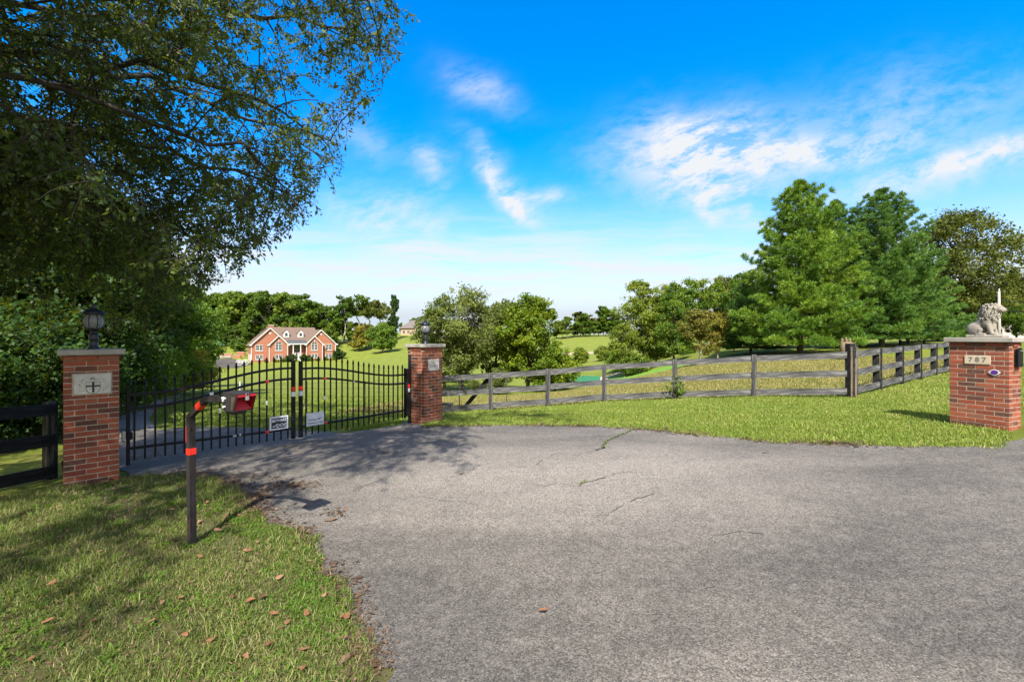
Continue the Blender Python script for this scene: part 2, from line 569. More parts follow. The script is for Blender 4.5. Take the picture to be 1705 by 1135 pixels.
def asphalt_mat(name, k=1.0):
    m, t, out = new_mat(name)
    c = world_pos(t)
    big = t.noise(c, 0.42, 5.0, 0.6, 0.4)
    mp = t.add('ShaderNodeMapping', ins={'Vector': c, 'Rotation': (0, 0, math.radians(-40)), 'Scale': (0.35, 1.3, 1.0)})
    sweep = t.noise(mp.outputs[0], 1.0, 5.0, 0.6, 0.3)
    med = t.noise(c, 3.2, 6.0, 0.65)
    # aggregate: light and dark stones
    vo = t.add('ShaderNodeTexVoronoi', feature='F1', ins={'Vector': c, 'Scale': 125.0})
    stone = t.add('ShaderNodeSeparateColor', ins={0: vo.outputs['Color']})
    fine = t.noise(c, 150.0, 3.0, 0.7)
    grit = t.noise(c, 42.0, 5.0, 0.75)
    base = t.ramp(t.math('ADD', t.math('MULTIPLY', big, 0.5), t.math('MULTIPLY', sweep, 0.5)),
                  [(0.36, (0.092 * k, 0.084 * k, 0.074 * k)), (0.5, (0.146 * k, 0.132 * k, 0.113 * k)), (0.64, (0.218 * k, 0.194 * k, 0.164 * k))])
    sp = t.add('ShaderNodeSeparateXYZ', ins={0: c})
    wob = t.math('MULTIPLY', t.math('SUBTRACT', big, 0.5), 3.0)
    ex = t.math('DIVIDE', t.math('SUBTRACT', sp.outputs[0], 0.9), 3.4)
    ey = t.math('DIVIDE', t.math('SUBTRACT', sp.outputs[1], 5.6), 1.9)
    rr = t.math('ADD', t.math('ADD', t.math('MULTIPLY', ex, ex), t.math('MULTIPLY', ey, ey)), wob)
    wear = t.math('SUBTRACT', 1.0, rr, clamp=True)
    fx = t.math('DIVIDE', t.math('ADD', sp.outputs[0], 0.5), 1.15)
    fy = t.math('DIVIDE', t.math('SUBTRACT', sp.outputs[1], 2.6), 0.95)
    r2 = t.math('ADD', t.math('ADD', t.math('MULTIPLY', fx, fx), t.math('MULTIPLY', fy, fy)), t.math('MULTIPLY', t.math('SUBTRACT', med, 0.5), 2.4))
    base = t.mix(t.math('MULTIPLY', t.math('SUBTRACT', 1.0, r2, clamp=True), 0.5), base, (0.062 * k, 0.059 * k, 0.056 * k))
    base = t.mix(t.math('MULTIPLY', wear, 0.62), base, (0.315 * k, 0.280 * k, 0.238 * k))
    base = t.mix(t.math('MULTIPLY', t.math('SUBTRACT', med, 0.46), 1.7, clamp=True), base, t.mix(0.45, base, (0.062 * k, 0.058 * k, 0.056 * k)))
    st = t.ramp(stone.outputs[0], [(0.0, (0.30, 0.30, 0.30)), (0.35, (0.75, 0.74, 0.73)), (0.8, (1.25, 1.22, 1.18)), (0.97, (1.75, 1.7, 1.62))])
    mott = t.noise(c, 11.0, 6.0, 0.7)
    cc = t.mix(0.85, base, st, 'MULTIPLY')
    cc = t.mix(t.math('MULTIPLY', t.math('SUBTRACT', grit, 0.48), 3.6, clamp=True), cc, t.mix(0.72, cc, (0.040, 0.038, 0.036)))
    cc = t.mix(t.math('MULTIPLY', t.math('SUBTRACT', mott, 0.50), 2.4, clamp=True), cc, t.mix(0.40, cc, (0.36 * k, 0.325 * k, 0.28 * k)))
    cc = t.mix(t.math('MULTIPLY', t.math('SUBTRACT', 0.45, mott), 2.6, clamp=True), cc, t.mix(0.42, cc, (0.05, 0.047, 0.043)))
    h = t.math('ADD', t.math('MULTIPLY', stone.outputs[1], 0.6), t.math('ADD', fine, t.math('MULTIPLY', grit, 0.8)))
    p = t.add('ShaderNodeBsdfPrincipled', ins={'Base Color': cc, 'Roughness': 0.88, 'Specular IOR Level': 0.25, 'Normal': bump(t, h, 0.75, 0.008)})
    t.t.links.new(p.outputs[0], out.inputs[0])
    return m


def stone_mat(name, col, grain=60.0, stain=0.35):
    m, t, out = new_mat(name)
    c = obj_coord(t)
    n = t.noise(c, 5.0, 6.0, 0.65)
    g = t.noise(c, grain, 4.0, 0.7)
    cc = t.ramp(n, [(0.3, tuple(x * (1 - stain) for x in col)), (0.55, col), (0.75, tuple(min(0.85, x * 1.12) for x in col))])
    cc = t.mix(t.math('MULTIPLY', t.math('SUBTRACT', g, 0.5), 1.6, clamp=True), cc, tuple(x * 0.55 for x in col))
    p = t.add('ShaderNodeBsdfPrincipled', ins={'Base Color': cc, 'Roughness': 0.9, 'Specular IOR Level': 0.2, 'Normal': bump(t, g, 0.4, 0.003)})
    t.t.links.new(p.outputs[0], out.inputs[0])
    return m


def glass_mat(name, col=(0.9, 0.95, 0.95), rough=0.05):
    m, t, out = new_mat(name)
    p = t.add('ShaderNodeBsdfPrincipled', ins={'Base Color': (*col, 1), 'Roughness': rough, 'Transmission Weight': 0.5, 'IOR': 1.3})
    t.t.links.new(p.outputs[0], out.inputs[0])
    return m


def shingle_mat(name, c1, c2, rows=0.14):
    m, t, out = new_mat(name)
    c = obj_coord(t)
    sep = t.add('ShaderNodeSeparateXYZ', ins={0: c})
    v = t.vec(t.math('ADD', sep.outputs[0], t.math('MULTIPLY', sep.outputs[1], 0.37)), t.math('ADD', sep.outputs[2], 0.0), 0)
    b = t.add('ShaderNodeTexBrick', ins={'Vector': v, 'Color1': (*c1, 1), 'Color2': (*c2, 1), 'Mortar': (*[x * 0.6 for x in c1], 1), 'Scale': 1.0,
                                         'Mortar Size': 0.008, 'Brick Width': 0.3, 'Row Height': rows})
    n = t.noise(c, 1.6, 5.0, 0.7)
    cc = t.mix(t.math('MULTIPLY', n, 0.5), b.outputs[0], t.mix(0.5, b.outputs[0], tuple(x * 0.5 for x in c2)))
    p = t.add('ShaderNodeBsdfPrincipled', ins={'Base Color': cc, 'Roughness': 0.9, 'Specular IOR Level': 0.2})
    t.t.links.new(p.outputs[0], out.inputs[0])
    return m


M = {}
M['lawn'] = ground_mat()
M['soil'] = soil_mat()
M['asphalt'] = asphalt_mat("worn asphalt", 1.14)
M['asphalt_far'] = asphalt_mat("dark asphalt", 0.6)
M['asphalt_pale'] = asphalt_mat("pale gravel drive", 1.9)
M['brick'] = brick_unit_mat("red pillar brick", [(0.0, (0.072, 0.034, 0.028)), (0.10, (0.095, 0.045, 0.032)), (0.2, (0.175, 0.044, 0.028)),
                                                 (0.5, (0.245, 0.060, 0.030)), (0.75, (0.30, 0.085, 0.042)), (1.0, (0.225, 0.085, 0.050))])
M['mortar'] = plain("sandy mortar", (0.37, 0.305, 0.23), 0.95, var=0.18, scale=14, bump_s=0.6, spec=0.1)
M['cap'] = stone_mat("cast stone cap", (0.33, 0.31, 0.27))
M['plaque'] = stone_mat("pale limestone plaque", (0.52, 0.50, 0.45), 80, 0.18)
M['plaque_warm'] = stone_mat("warm limestone plaque", (0.50, 0.42, 0.31), 80, 0.18)
M['carved'] = plain("dark carved infill", (0.13, 0.12, 0.10), 0.9)
M['carved_light'] = plain("shallow carving", (0.30, 0.285, 0.255), 0.9)
M['black'] = plain("black enamel", (0.006, 0.006, 0.007), 0.5, var=0.3, scale=9, spec=0.22)
M['black_matte'] = plain("matte black paint", (0.012, 0.012, 0.013), 0.6, var=0.3, scale=12)
M['rusty'] = bark_mat("chipped black paint over rust", (0.005, 0.005, 0.006), (0.015, 0.009, 0.008), 5)
M['worn_edge'] = plain("worn rusty edge", (0.055, 0.035, 0.02), 0.7, var=0.5, scale=18)
M['red'] = plain("red paint", (0.40, 0.010, 0.020), 0.5, var=0.1, scale=10)
M['tape_red'] = plain("red reflective tape", (0.62, 0.022, 0.010), 0.35, var=0.08)
M['tape_white'] = plain("white reflective tape", (0.62, 0.63, 0.65), 0.4, var=0.08)
M['steel'] = plain("galvanised steel", (0.42, 0.43, 0.44), 0.35, metal=0.7, var=0.15)
M['sign_white'] = plain("white sign face", (0.56, 0.60, 0.66), 0.5, var=0.04)
M['sign_black'] = plain("black sign print", (0.014, 0.015, 0.02), 0.5, var=0.05)
M['sign_grey'] = plain("grey sign print", (0.10, 0.12, 0.16), 0.5, var=0.05)
M['purple'] = plain("purple enamel", (0.085, 0.022, 0.20), 0.4, var=0.06)
M['white'] = plain("white paint", (0.58, 0.57, 0.55), 0.55, var=0.06)
M['white_door'] = plain("white door panel", (0.60, 0.54, 0.53), 0.5, var=0.06)
M['fence_wood'] = wood_mat("weathered fence board", (0.024, 0.025, 0.027), (0.092, 0.092, 0.093), (0.26, 0.255, 0.25), 0)
M['fence_post'] = wood_mat("weathered fence post", (0.018, 0.018, 0.020), (0.062, 0.061, 0.060), (0.165, 0.160, 0.150), 2)
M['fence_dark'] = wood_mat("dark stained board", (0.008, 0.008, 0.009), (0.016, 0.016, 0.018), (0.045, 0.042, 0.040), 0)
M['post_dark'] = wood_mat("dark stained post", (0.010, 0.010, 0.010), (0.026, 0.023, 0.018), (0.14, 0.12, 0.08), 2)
M['house_brick'] = brick_wall_mat("orange red house brick", (0.30, 0.085, 0.045), (0.36, 0.115, 0.060), (0.38, 0.26, 0.19))
M['shingle'] = shingle_mat("brown roof shingle", (0.155, 0.108, 0.085), (0.19, 0.135, 0.108))
M['shingle_grey'] = shingle_mat("grey roof shingle", (0.15, 0.13, 0.12), (0.19, 0.17, 0.15))
M['porch_roof'] = shingle_mat("slate porch roof", (0.075, 0.08, 0.085), (0.095, 0.10, 0.105))
M['pane'] = plain("dark window glass", (0.045, 0.055, 0.065), 0.14, var=0.5, scale=0.8, spec=0.8)
M['tan_wall'] = plain("tan stucco", (0.42, 0.29, 0.20), 0.9, var=0.08)
M['green_metal'] = plain("green metal roof", (0.022, 0.135, 0.058), 0.8, var=0.1)
M['green_paint'] = plain("green shed paint", (0.010, 0.12, 0.09), 0.6, var=0.15)
M['dark_wood'] = plain("dark shed timber", (0.04, 0.035, 0.03), 0.85, var=0.2)
M['lion'] = stone_mat("cast concrete statue", (0.275, 0.25, 0.21), 45, 0.38)
M['dark_metal'] = plain("dark lantern metal", (0.018, 0.021, 0.028), 0.38, metal=0.3, var=0.25, scale=20)
M['lamp_glass'] = glass_mat("clear lantern glass", (0.30, 0.31, 0.30), 0.08)
M['candle'] = plain("frosted bulb", (0.6, 0.6, 0.56), 0.5)
M['pole'] = plain("weathered utility pole", (0.40, 0.38, 0.34), 0.85, var=0.2)
M['bark'] = bark_mat("grey brown bark", (0.045, 0.036, 0.028), (0.15, 0.125, 0.10))
M['bark_dark'] = bark_mat("dark bark", (0.018, 0.014, 0.011), (0.060, 0.048, 0.037))
M['bark_pale'] = bark_mat("pale bark", (0.20, 0.175, 0.145), (0.46, 0.42, 0.36))
M['stump'] = bark_mat("splintered pale wood", (0.10, 0.07, 0.04), (0.26, 0.19, 0.115))
M['crack'] = plain("asphalt crack", (0.02, 0.018, 0.016), 0.95)
# foliage
M['leaf_over'] = leaf_mat("overhanging leaves", [(0.018, 0.044, 0.004), (0.046, 0.092, 0.008), (0.120, 0.170, 0.013), (0.125, 0.090, 0.016)], 0.42, gloss=0.03)
M['leaf_dense'] = leaf_mat("dense green leaves", [(0.024, 0.068, 0.005), (0.062, 0.140, 0.009), (0.175, 0.270, 0.016)], 0.4)
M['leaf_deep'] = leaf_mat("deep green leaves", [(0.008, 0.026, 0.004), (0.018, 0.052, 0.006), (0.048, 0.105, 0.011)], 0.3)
M['leaf_wood'] = leaf_mat("woodland leaves", [(0.040, 0.094, 0.009), (0.096, 0.178, 0.015), (0.205, 0.285, 0.028)], 0.44, big=0.5)
M['leaf_grey'] = leaf_mat("grey green leaves", [(0.078, 0.112, 0.022), (0.150, 0.192, 0.038), (0.255, 0.290, 0.066)], 0.44)
M['leaf_yellow'] = leaf_mat("yellow green leaves", [(0.058, 0.120, 0.006), (0.140, 0.215, 0.009), (0.270, 0.315, 0.016)], 0.44)
M['leaf_airy'] = leaf_mat("light airy leaves", [(0.080, 0.135, 0.012), (0.165, 0.230, 0.020), (0.280, 0.320, 0.036)], 0.44)
M['leaf_bronze'] = leaf_mat("bronze green leaves", [(0.044, 0.060, 0.008), (0.084, 0.108, 0.014), (0.150, 0.168, 0.026)], 0.3)
M['leaf_rust'] = leaf_mat("rust tinged leaves", [(0.085, 0.100, 0.012), (0.155, 0.150, 0.020), (0.230, 0.180, 0.035)], 0.3)
M['leaf_bright'] = leaf_mat("bright green leaves", [(0.055, 0.125, 0.0115), (0.110, 0.211, 0.0180), (0.192, 0.290, 0.0311)], 0.44)
M['leaf_shrub'] = leaf_mat("golden shrub leaves", [(0.103, 0.112, 0.0123), (0.220, 0.205, 0.0213), (0.357, 0.304, 0.0409)], 0.35)
M['needle_bright'] = leaf_mat("bright pine needles", [(0.040, 0.115, 0.008), (0.100, 0.215, 0.012), (0.215, 0.315, 0.018)], 0.22, gloss=0.03)
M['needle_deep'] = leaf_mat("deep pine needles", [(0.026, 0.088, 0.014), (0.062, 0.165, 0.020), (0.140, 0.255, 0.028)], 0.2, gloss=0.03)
M['grass'] = leaf_mat("grass blades", [(0.056, 0.094, 0.014), (0.115, 0.172, 0.026), (0.225, 0.262, 0.064), (0.36, 0.28, 0.15)], 0.35, gloss=0.02)
M['grass_lawn'] = leaf_mat("lawn blades", [(0.085, 0.150, 0.015), (0.168, 0.250, 0.026), (0.290, 0.350, 0.058), (0.42, 0.35, 0.15)], 0.35, gloss=0.02)
M['grass_dry'] = leaf_mat("dry meadow blades", [(0.130, 0.150, 0.030), (0.245, 0.225, 0.060), (0.390, 0.320, 0.120), (0.44, 0.34, 0.17)], 0.35, gloss=0.02)
M['litter'] = leaf_mat("dead leaves", [(0.045, 0.026, 0.015), (0.095, 0.055, 0.030), (0.17, 0.105, 0.06), (0.29, 0.19, 0.11)], 0.12, gloss=0.03)
M['leaf_orange'] = leaf_mat("fallen orange leaf", [(0.15, 0.062, 0.028), (0.25, 0.115, 0.055), (0.38, 0.21, 0.12)], 0.15, gloss=0.03)
M['leaf_fallen_yellow'] = leaf_mat("fallen yellow leaf", [(0.42, 0.30, 0.03), (0.50, 0.36, 0.05), (0.55, 0.42, 0.07)], 0.15)
# ------------------------------------------------------------------ terrain (smooth surface through surveyed points)
SURVEY = [(0, 0, .12), (-3, 0, .06), (3, 0, .24), (8, 0, .5), (0, -6, .15), (-8, -6, .1), (8, -6, .5), (14, 2, .62), (-2.8, 3.9, .06), (0, 4, .12), (-6, 2.5, .02),
          (-5.3, 5.75, 0), (-3.6, 8, .02), (-1.9, 9.9, .0), (7.1, 6.9, .48), (4.5, 6.3, .33), (2, 8.5, .13), (.5, 9.6, .06),
          (-2, 13.2, -.38), (-.6, 13.4, -.32), (1.06, 13.5, -.22), (2.73, 13.5, -.08), (4.6, 12.8, .087), (6.4, 12.05, .25), (8.17, 11, .38),
          (9.8, 12.2, .42), (13.1, 14.7, .48), (16.3, 17.1, .52), (11, 7.5, .55),
          (-7.05, 6.9, -.32), (-7.3, 5, -.2), (-4.5, 8.6, -.05), (-3.5, 11, -.28), (-6, 14, -.62), (-9, 24, -1.2), (-4, 20, -1.1), (2, 20, -.9), (8, 20, -.05),
          (12, 30, -.1), (20, 30, .45), (30, 25, .8), (13, 33, -.4), (20, 45, .3), (40, 60, .9), (60, 40, 1.6),
          (0, 35, -2.4), (8, 40, -2.2), (12.6, 45, -2), (14.4, 55, -2.2), (0, 60, -3.6), (-25, 40, -2.6), (-40, 80, -4.5), (-20, 80, -4.3), (10, 90, -3.6),
          (-75, 132, -5.75), (-60, 139, -5.75), (-55, 146, -5.5), (-88, 128, -5.7), (-20, 120, -4.6), (-42.5, 150, -3.5), (-50, 230, 2.7), (-63, 190, .2),
          (-106, 160, -1.6), (-95, 200, -.5), (29, 170, -1.5), (33, 230, 1.9), (60, 120, -.5), (0, 230, 1.8), (-150, 120, -3),
          (-12, 11, -.45), (-18, 24, -1.3), (-15, 6, -.4), (-30, 10, -.9), (-60, 20, -2), (66, 60, 1.7), (100, 60, 2),
          (-300, 400, 3), (0, 420, 2.2), (300, 400, 3), (-300, 100, 0), (300, 100, 3), (-60, -40, 0), (60, -40, 1.2), (0, -100, .6), (0, -20, .2),
          (-1500, 1500, 3), (1500, 1500, 3), (0, 1500, 2), (-1500, -60, 2), (1500, -60, 3)]
_P = np.array(SURVEY, float)


def _warp(x, y):
    return np.stack([np.arcsinh(np.asarray(x, float) / 8.0), np.arcsinh(np.asarray(y, float) / 8.0)], -1)


def _phi(d2):
    return np.where(d2 > 1e-12, 0.5 * d2 * np.log(np.maximum(d2, 1e-12)), 0.0)


_c = _warp(_P[:, 0], _P[:, 1])
_n = len(_c)
_K = _phi(((_c[:, None] - _c[None]) ** 2).sum(-1)) + np.eye(_n) * 0.002
_Q = np.concatenate([np.ones((_n, 1)), _c], 1)
_A = np.block([[_K, _Q], [_Q.T, np.zeros((3, 3))]])
_w = np.linalg.solve(_A, np.concatenate([_P[:, 2], np.zeros(3)]))


def gz_np(x, y):
    q = _warp(x, y).reshape(-1, 2)
    out = np.empty(len(q))
    for i in range(0, len(q), 20000):
        s = q[i:i + 20000]
        k = _phi(((s[:, None] - _c[None]) ** 2).sum(-1))
        out[i:i + 20000] = k @ _w[:_n] + _w[_n] + s @ _w[_n + 1:]
    return out.reshape(np.shape(x))


def gz(x, y):
    return float(gz_np(np.array([x]), np.array([y]))[0])


def hit(u, v):
    """ground point seen at photo pixel (u, v)"""
    a, b = (u - 852.5) / F, -(v - HZ) / F
    D = np.concatenate([np.linspace(1.2, 30, 600), np.linspace(30, 400, 800)])
    z = CAM.z + b * D
    g = gz_np(a * D, D)
    below = np.nonzero(z < g)[0]
    i = below[0] if len(below) else len(D) - 1
    return Vector((a * D[i], D[i], g[i]))


def at(u, D):
    """ground point at depth D under photo column u"""
    x = (u - 852.5) / F * D
    return Vector((x, D, gz(x, D)))


def inside(px, py, poly):
    """vectorised point in polygon"""
    px, py = np.asarray(px), np.asarray(py)
    r = np.zeros(px.shape, bool)
    n = len(poly)
    for i in range(n):
        x1, y1 = poly[i]; x2, y2 = poly[(i + 1) % n]
        if y1 == y2:
            continue
        c = (y1 > py) != (y2 > py)
        xi = (x2 - x1) * (py - y1) / (y2 - y1) + x1
        r ^= c & (px < xi)
    return r


def ground_sheet():
    N = 360
    ax = np.sinh(np.linspace(-6.2, 6.2, N)) * 6.0
    ay = np.sinh(np.linspace(-3.4, 6.2, N)) * 6.0
    X, Y = np.meshgrid(ax, ay)
    Z = gz_np(X.ravel(), Y.ravel())
    V = np.stack([X.ravel(), Y.ravel(), Z], 1)
    idx = np.arange(N * N).reshape(N, N)
    Fq = np.stack([idx[:-1, :-1], idx[:-1, 1:], idx[1:, 1:], idx[1:, :-1]], -1).reshape(-1, 4)
    me = np_mesh("ground", V, [Fq], M['lawn'], smooth=True)
    tag(link_mesh("ground", me), kind="structure")


ground_sheet()


def drape(name, poly, mat, lift, step=0.22, lab=None):
    """sheet lying on the terrain inside a 2-D polygon"""
    pts = []
    n = len(poly)
    for i in range(n):
        a, b = Vector(poly[i]), Vector(poly[(i + 1) % n])
        k = max(1, int((b - a).length / step))
        for j in range(k):
            pts.append(a + (b - a) * (j / k))
    edges = [(i, (i + 1) % len(pts)) for i in range(len(pts))]
    xs = [p[0] for p in poly]; ys = [p[1] for p in poly]
    gx, gy = np.meshgrid(np.arange(min(xs), max(xs), step), np.arange(min(ys), max(ys), step))
    gx = gx.ravel() + 0.013; gy = gy.ravel() + 0.017
    ok = inside(gx, gy, poly)
    allp = pts + [Vector((x, y)) for x, y in zip(gx[ok], gy[ok])]
    r = geometry.delaunay_2d_cdt([Vector((p[0], p[1])) for p in allp], edges, [], 1, 1e-5)
    V2 = np.array([(p[0], p[1]) for p in r[0]])
    tri = np.array([f for f in r[2] if len(f) == 3])
    Z = gz_np(V2[:, 0], V2[:, 1]) + lift
    me = np_mesh(name, np.column_stack([V2, Z]), [tri], mat, smooth=True)
    return tag(link_mesh(name, me), kind="structure")


def pxs(*uv):
    return [tuple(hit(u, v)[:2]) for u, v in uv]


def ragged(poly, amp, seed, closed=True, step=0.09):
    rnd = random.Random(seed)
    out = []
    n = len(poly)
    for i in range(n if closed else n - 1):
        a, b = Vector(poly[i]), Vector(poly[(i + 1) % n])
        k = max(1, int((b - a).length / step)) if (b - a).length < 6 else 1
        d = (b - a).normalized(); nrm = Vector((-d.y, d.x))
        for j in range(k):
            o = rnd.gauss(0, amp) if k > 1 else 0
            out.append(tuple(a + (b - a) * (j / k) + nrm * o))
    return out


# edges of the paved area, read off the ground
LEFT_EDGE = pxs((622, 1134), (606, 1080), (580, 1010), (545, 960), (512, 905), (478, 888), (440, 868), (415, 842), (396, 822), (352, 797), (300, 789), (250, 792), (214, 795))
NEAR_LEFT = [(-.62, 1.6), (-.5, .6), (-.55, -.8), (-1.4, -2.2), (-4.0, -3.2), (-9, -3.6)]
FAR_RIGHT = pxs((676, 702), (708, 711), (760, 711), (830, 709), (900, 709), (1000, 711), (1080, 716), (1180, 727), (1290, 737), (1420, 742), (1540, 745), (1610, 745), (1660, 742), (1704, 733))
GATE_A, GATE_D = Vector((-5.2, 6.15)), Vector((.632, .775))
# drive beyond the gate: a band turning left
BEYOND = [(-3.45, 8.05), tuple(hit(500, 716)[:2]), tuple(hit(430, 712)[:2]), tuple(hit(350, 711)[:2]), tuple(hit(300, 713)[:2]), (-9.3, 10.2), (-9.6, 8.6), (-6.6, 7.6), (-5.35, 6.35)]
paved = ragged(NEAR_LEFT[::-1][1:] + LEFT_EDGE[0:], .032, 3, False)
paved = paved + [(-5.05, 6.0), (-5.3, 6.3)] + [tuple(p) for p in pxs((150, 750), (128, 730), (150, 712), (200, 716), (250, 717), (300, 713), (350, 711), (430, 713), (490, 718))]
paved = paved + [(-3.2, 8.75), (-2.35, 9.62)]
paved = paved + ragged(FAR_RIGHT, .035, 5, False) + [(9.0, 7.6), (11.0, 8.2), (14, 8.4), (18, 7.5), (18, -7.5), (-9, -7.5)]
# the pale drive winding off behind the trees
DRIVE = [tuple(p) for p in pxs((160, 714), (150, 690), (190, 662), (236, 655), (300, 651), (300, 662), (262, 680), (248, 697), (262, 718))]
ASPHALT = drape("driveway", paved, M['asphalt'], .012)
drape("winding_drive", DRIVE, M['asphalt_pale'], .02, .5)
HOUSE_DRIVE = [tuple(p) for p in (at(330, 122)[:2], at(395, 121)[:2], at(418, 128)[:2], at(412, 134)[:2], at(386, 138)[:2], at(345, 136)[:2])]
drape("house_drive", HOUSE_DRIVE, M['asphalt_far'], .05, 2.0)
# bare soil and thatch under the near verge
VERGE = [(-.5, 1.5)] + [(p[0] + .12, p[1] + .04) for p in LEFT_EDGE[:-2]] + [(-5.1, 5.8), (-5.9, 5.6), (-7.2, 4.5), (-7.4, 1.6), (-5, -.5), (-1.2, -.6), (-.72, .6), (-.75, 1.6)]
drape("verge_soil", VERGE, M['soil'], .006)


# ------------------------------------------------------------------ grass as blades
def blades(name, poly, n, h, w, mat, seed, dens=None, lean=.5, clump=0.35, tone_bias=0.0, excl=(), brown=.10):
    rng = np.random.default_rng(seed)
    xs = np.array([p[0] for p in poly]); ys = np.array([p[1] for p in poly])
    X = rng.uniform(xs.min(), xs.max(), n * 4); Y = rng.uniform(ys.min(), ys.max(), n * 4)
    ok = inside(X, Y, poly)
    for e in excl:
        ok &= ~inside(X, Y, e)
    if dens is not None:
        ok &= rng.random(len(X)) < dens(X, Y)
    # patchy cover
    pn = (np.sin(X * 3.1 + 1.3 * np.sin(Y * 2.3)) + np.sin(Y * 3.7 + 1.7 * np.sin(X * 1.9 + .7)) + np.sin((X + Y) * 7.3)) / 3
    ok &= rng.random(len(X)) < (1 - clump + clump * (pn * .5 + .5) * 1.4)
    X, Y, pn = X[ok][:n], Y[ok][:n], pn[ok][:n]
    k = len(X)
    Z = gz_np(X, Y)
    ang = rng.uniform(0, 2 * np.pi, k)
    hh = h * rng.lognormal(-.12, .38, k) * (1 + .35 * pn)
    ww = w * rng.uniform(.6, 1.3, k)
    ln = lean * rng.uniform(.15, 1.4, k)
    la = rng.uniform(0, 2 * np.pi, k)
    sx, sy = np.cos(ang) * ww / 2, np.sin(ang) * ww / 2
    ox, oy = np.cos(la) * ln * hh, np.sin(la) * ln * hh
    B = np.stack([X, Y, Z + .004], 1)
    V = np.empty((k, 5, 3))
    s = np.stack([sx, sy, np.zeros(k)], 1)
    V[:, 0] = B - s; V[:, 1] = B + s
    mid = B + np.stack([ox * .35, oy * .35, hh * .62], 1)
    V[:, 2] = mid + s * .75; V[:, 3] = mid - s * .75
    V[:, 4] = B + np.stack([ox, oy, hh * np.clip(1.05 - .35 * ln, .35, 1)], 1)
    o = (np.arange(k) * 5)[:, None]
    q = o + np.array([[0, 1, 2, 3]]); tr = o + np.array([[3, 2, 4]])
    tone = np.clip(.5 + .30 * pn + rng.normal(0, .22, k) + tone_bias, 0, 1)
    tone = np.where(rng.random(k) < brown, rng.uniform(.95, 1.5, k), tone)
    me = np_mesh(name, V.reshape(-1, 3), [q, tr], mat, tone=np.concatenate([tone, tone]))
    return tag(link_mesh(name, me), kind="stuff")


EXCL_GATE = [tuple(p) for p in paved]
near_poly = [p for p in ragged(LEFT_EDGE, .05, 33, False, .14)] + [(-5.2, 5.7), (-6.2, 5.6), (-7.3, 4.6), (-6.6, 3.2), (-4.0, 1.6), (-1.1, 1.5), (-.74, 1.5)]


def near_density(X, Y):
    d = np.clip(3.0 / np.maximum(Y, .5), .2, 1.0)
    base = np.array(hit(320, 908)[:2])
    r = np.hypot(X - base[0], Y - base[1])
    return d * np.clip(r / .28, .15, 1)


blades("verge_grass", near_poly, 135000, .030, .0050, M['grass'], 11, near_density, 1.2, .8, brown=.20)
blades("verge_grass_tufts", near_poly, 15000, .062, .0060, M['grass'], 12, lambda X, Y: near_density(X, Y) * np.clip(np.sin(X * 2.7 + 1) * np.sin(Y * 3.3) * 2.4 + .15, 0, 1), .75, .85, .05)
lawn_poly = ragged([(p[0], p[1] - .05) for p in FAR_RIGHT[1:]], .06, 34, False, .16) + [(8.6, 8.2), (9.3, 12.2), (8.17, 11.25), (6.4, 12.3), (4.6, 13.0), (2.73, 13.7), (1.06, 13.7), (-.6, 13.6), (-2.6, 13.4), (-2.6, 10.6), (-1.9, 10.3)]
blades("lawn_grass", lawn_poly, 170000, .034, .0095, M['grass_lawn'], 13, None, .9, .35)
side_poly = [(8.17, 11.2), (9.8, 12.4), (13.1, 14.9), (16.4, 17.2), (24, 22), (26, 16), (20, 9.5), (14, 8.6), (9.2, 7.8), (8.6, 8.2)]
blades("side_lawn_grass", side_poly, 50000, .04, .016, M['grass_lawn'], 14, None, .7, .3)
mead_poly = [(-2.6, 13.6), (-.6, 13.6), (1.06, 13.7), (2.73, 13.7), (4.6, 13.0), (6.4, 12.3), (8.17, 11.3), (9.8, 12.5), (13.1, 15), (16.4, 17.4), (24, 24), (22, 34), (10, 34), (0, 30), (-5, 24), (-6, 15)]
blades("meadow_grass", mead_poly, 130000, .06, .020, M['grass_dry'], 15, lambda X, Y: np.clip(16 / Y, .3, 1), .6, .45)
gate_lawn = [tuple(p) for p in pxs((300, 711), (350, 709), (430, 711), (500, 715))] + [(-2.9, 9.1), (-2.3, 10.2), (-2.6, 13.6), (-6, 16), (-5, 24), (-16, 24), (-11.5, 14)]
blades("gate_lawn_grass", gate_lawn, 60000, .045, .018, M['grass_lawn'], 16, lambda X, Y: np.clip(12 / Y, .3, 1), .6, .4, excl=[DRIVE, EXCL_GATE])


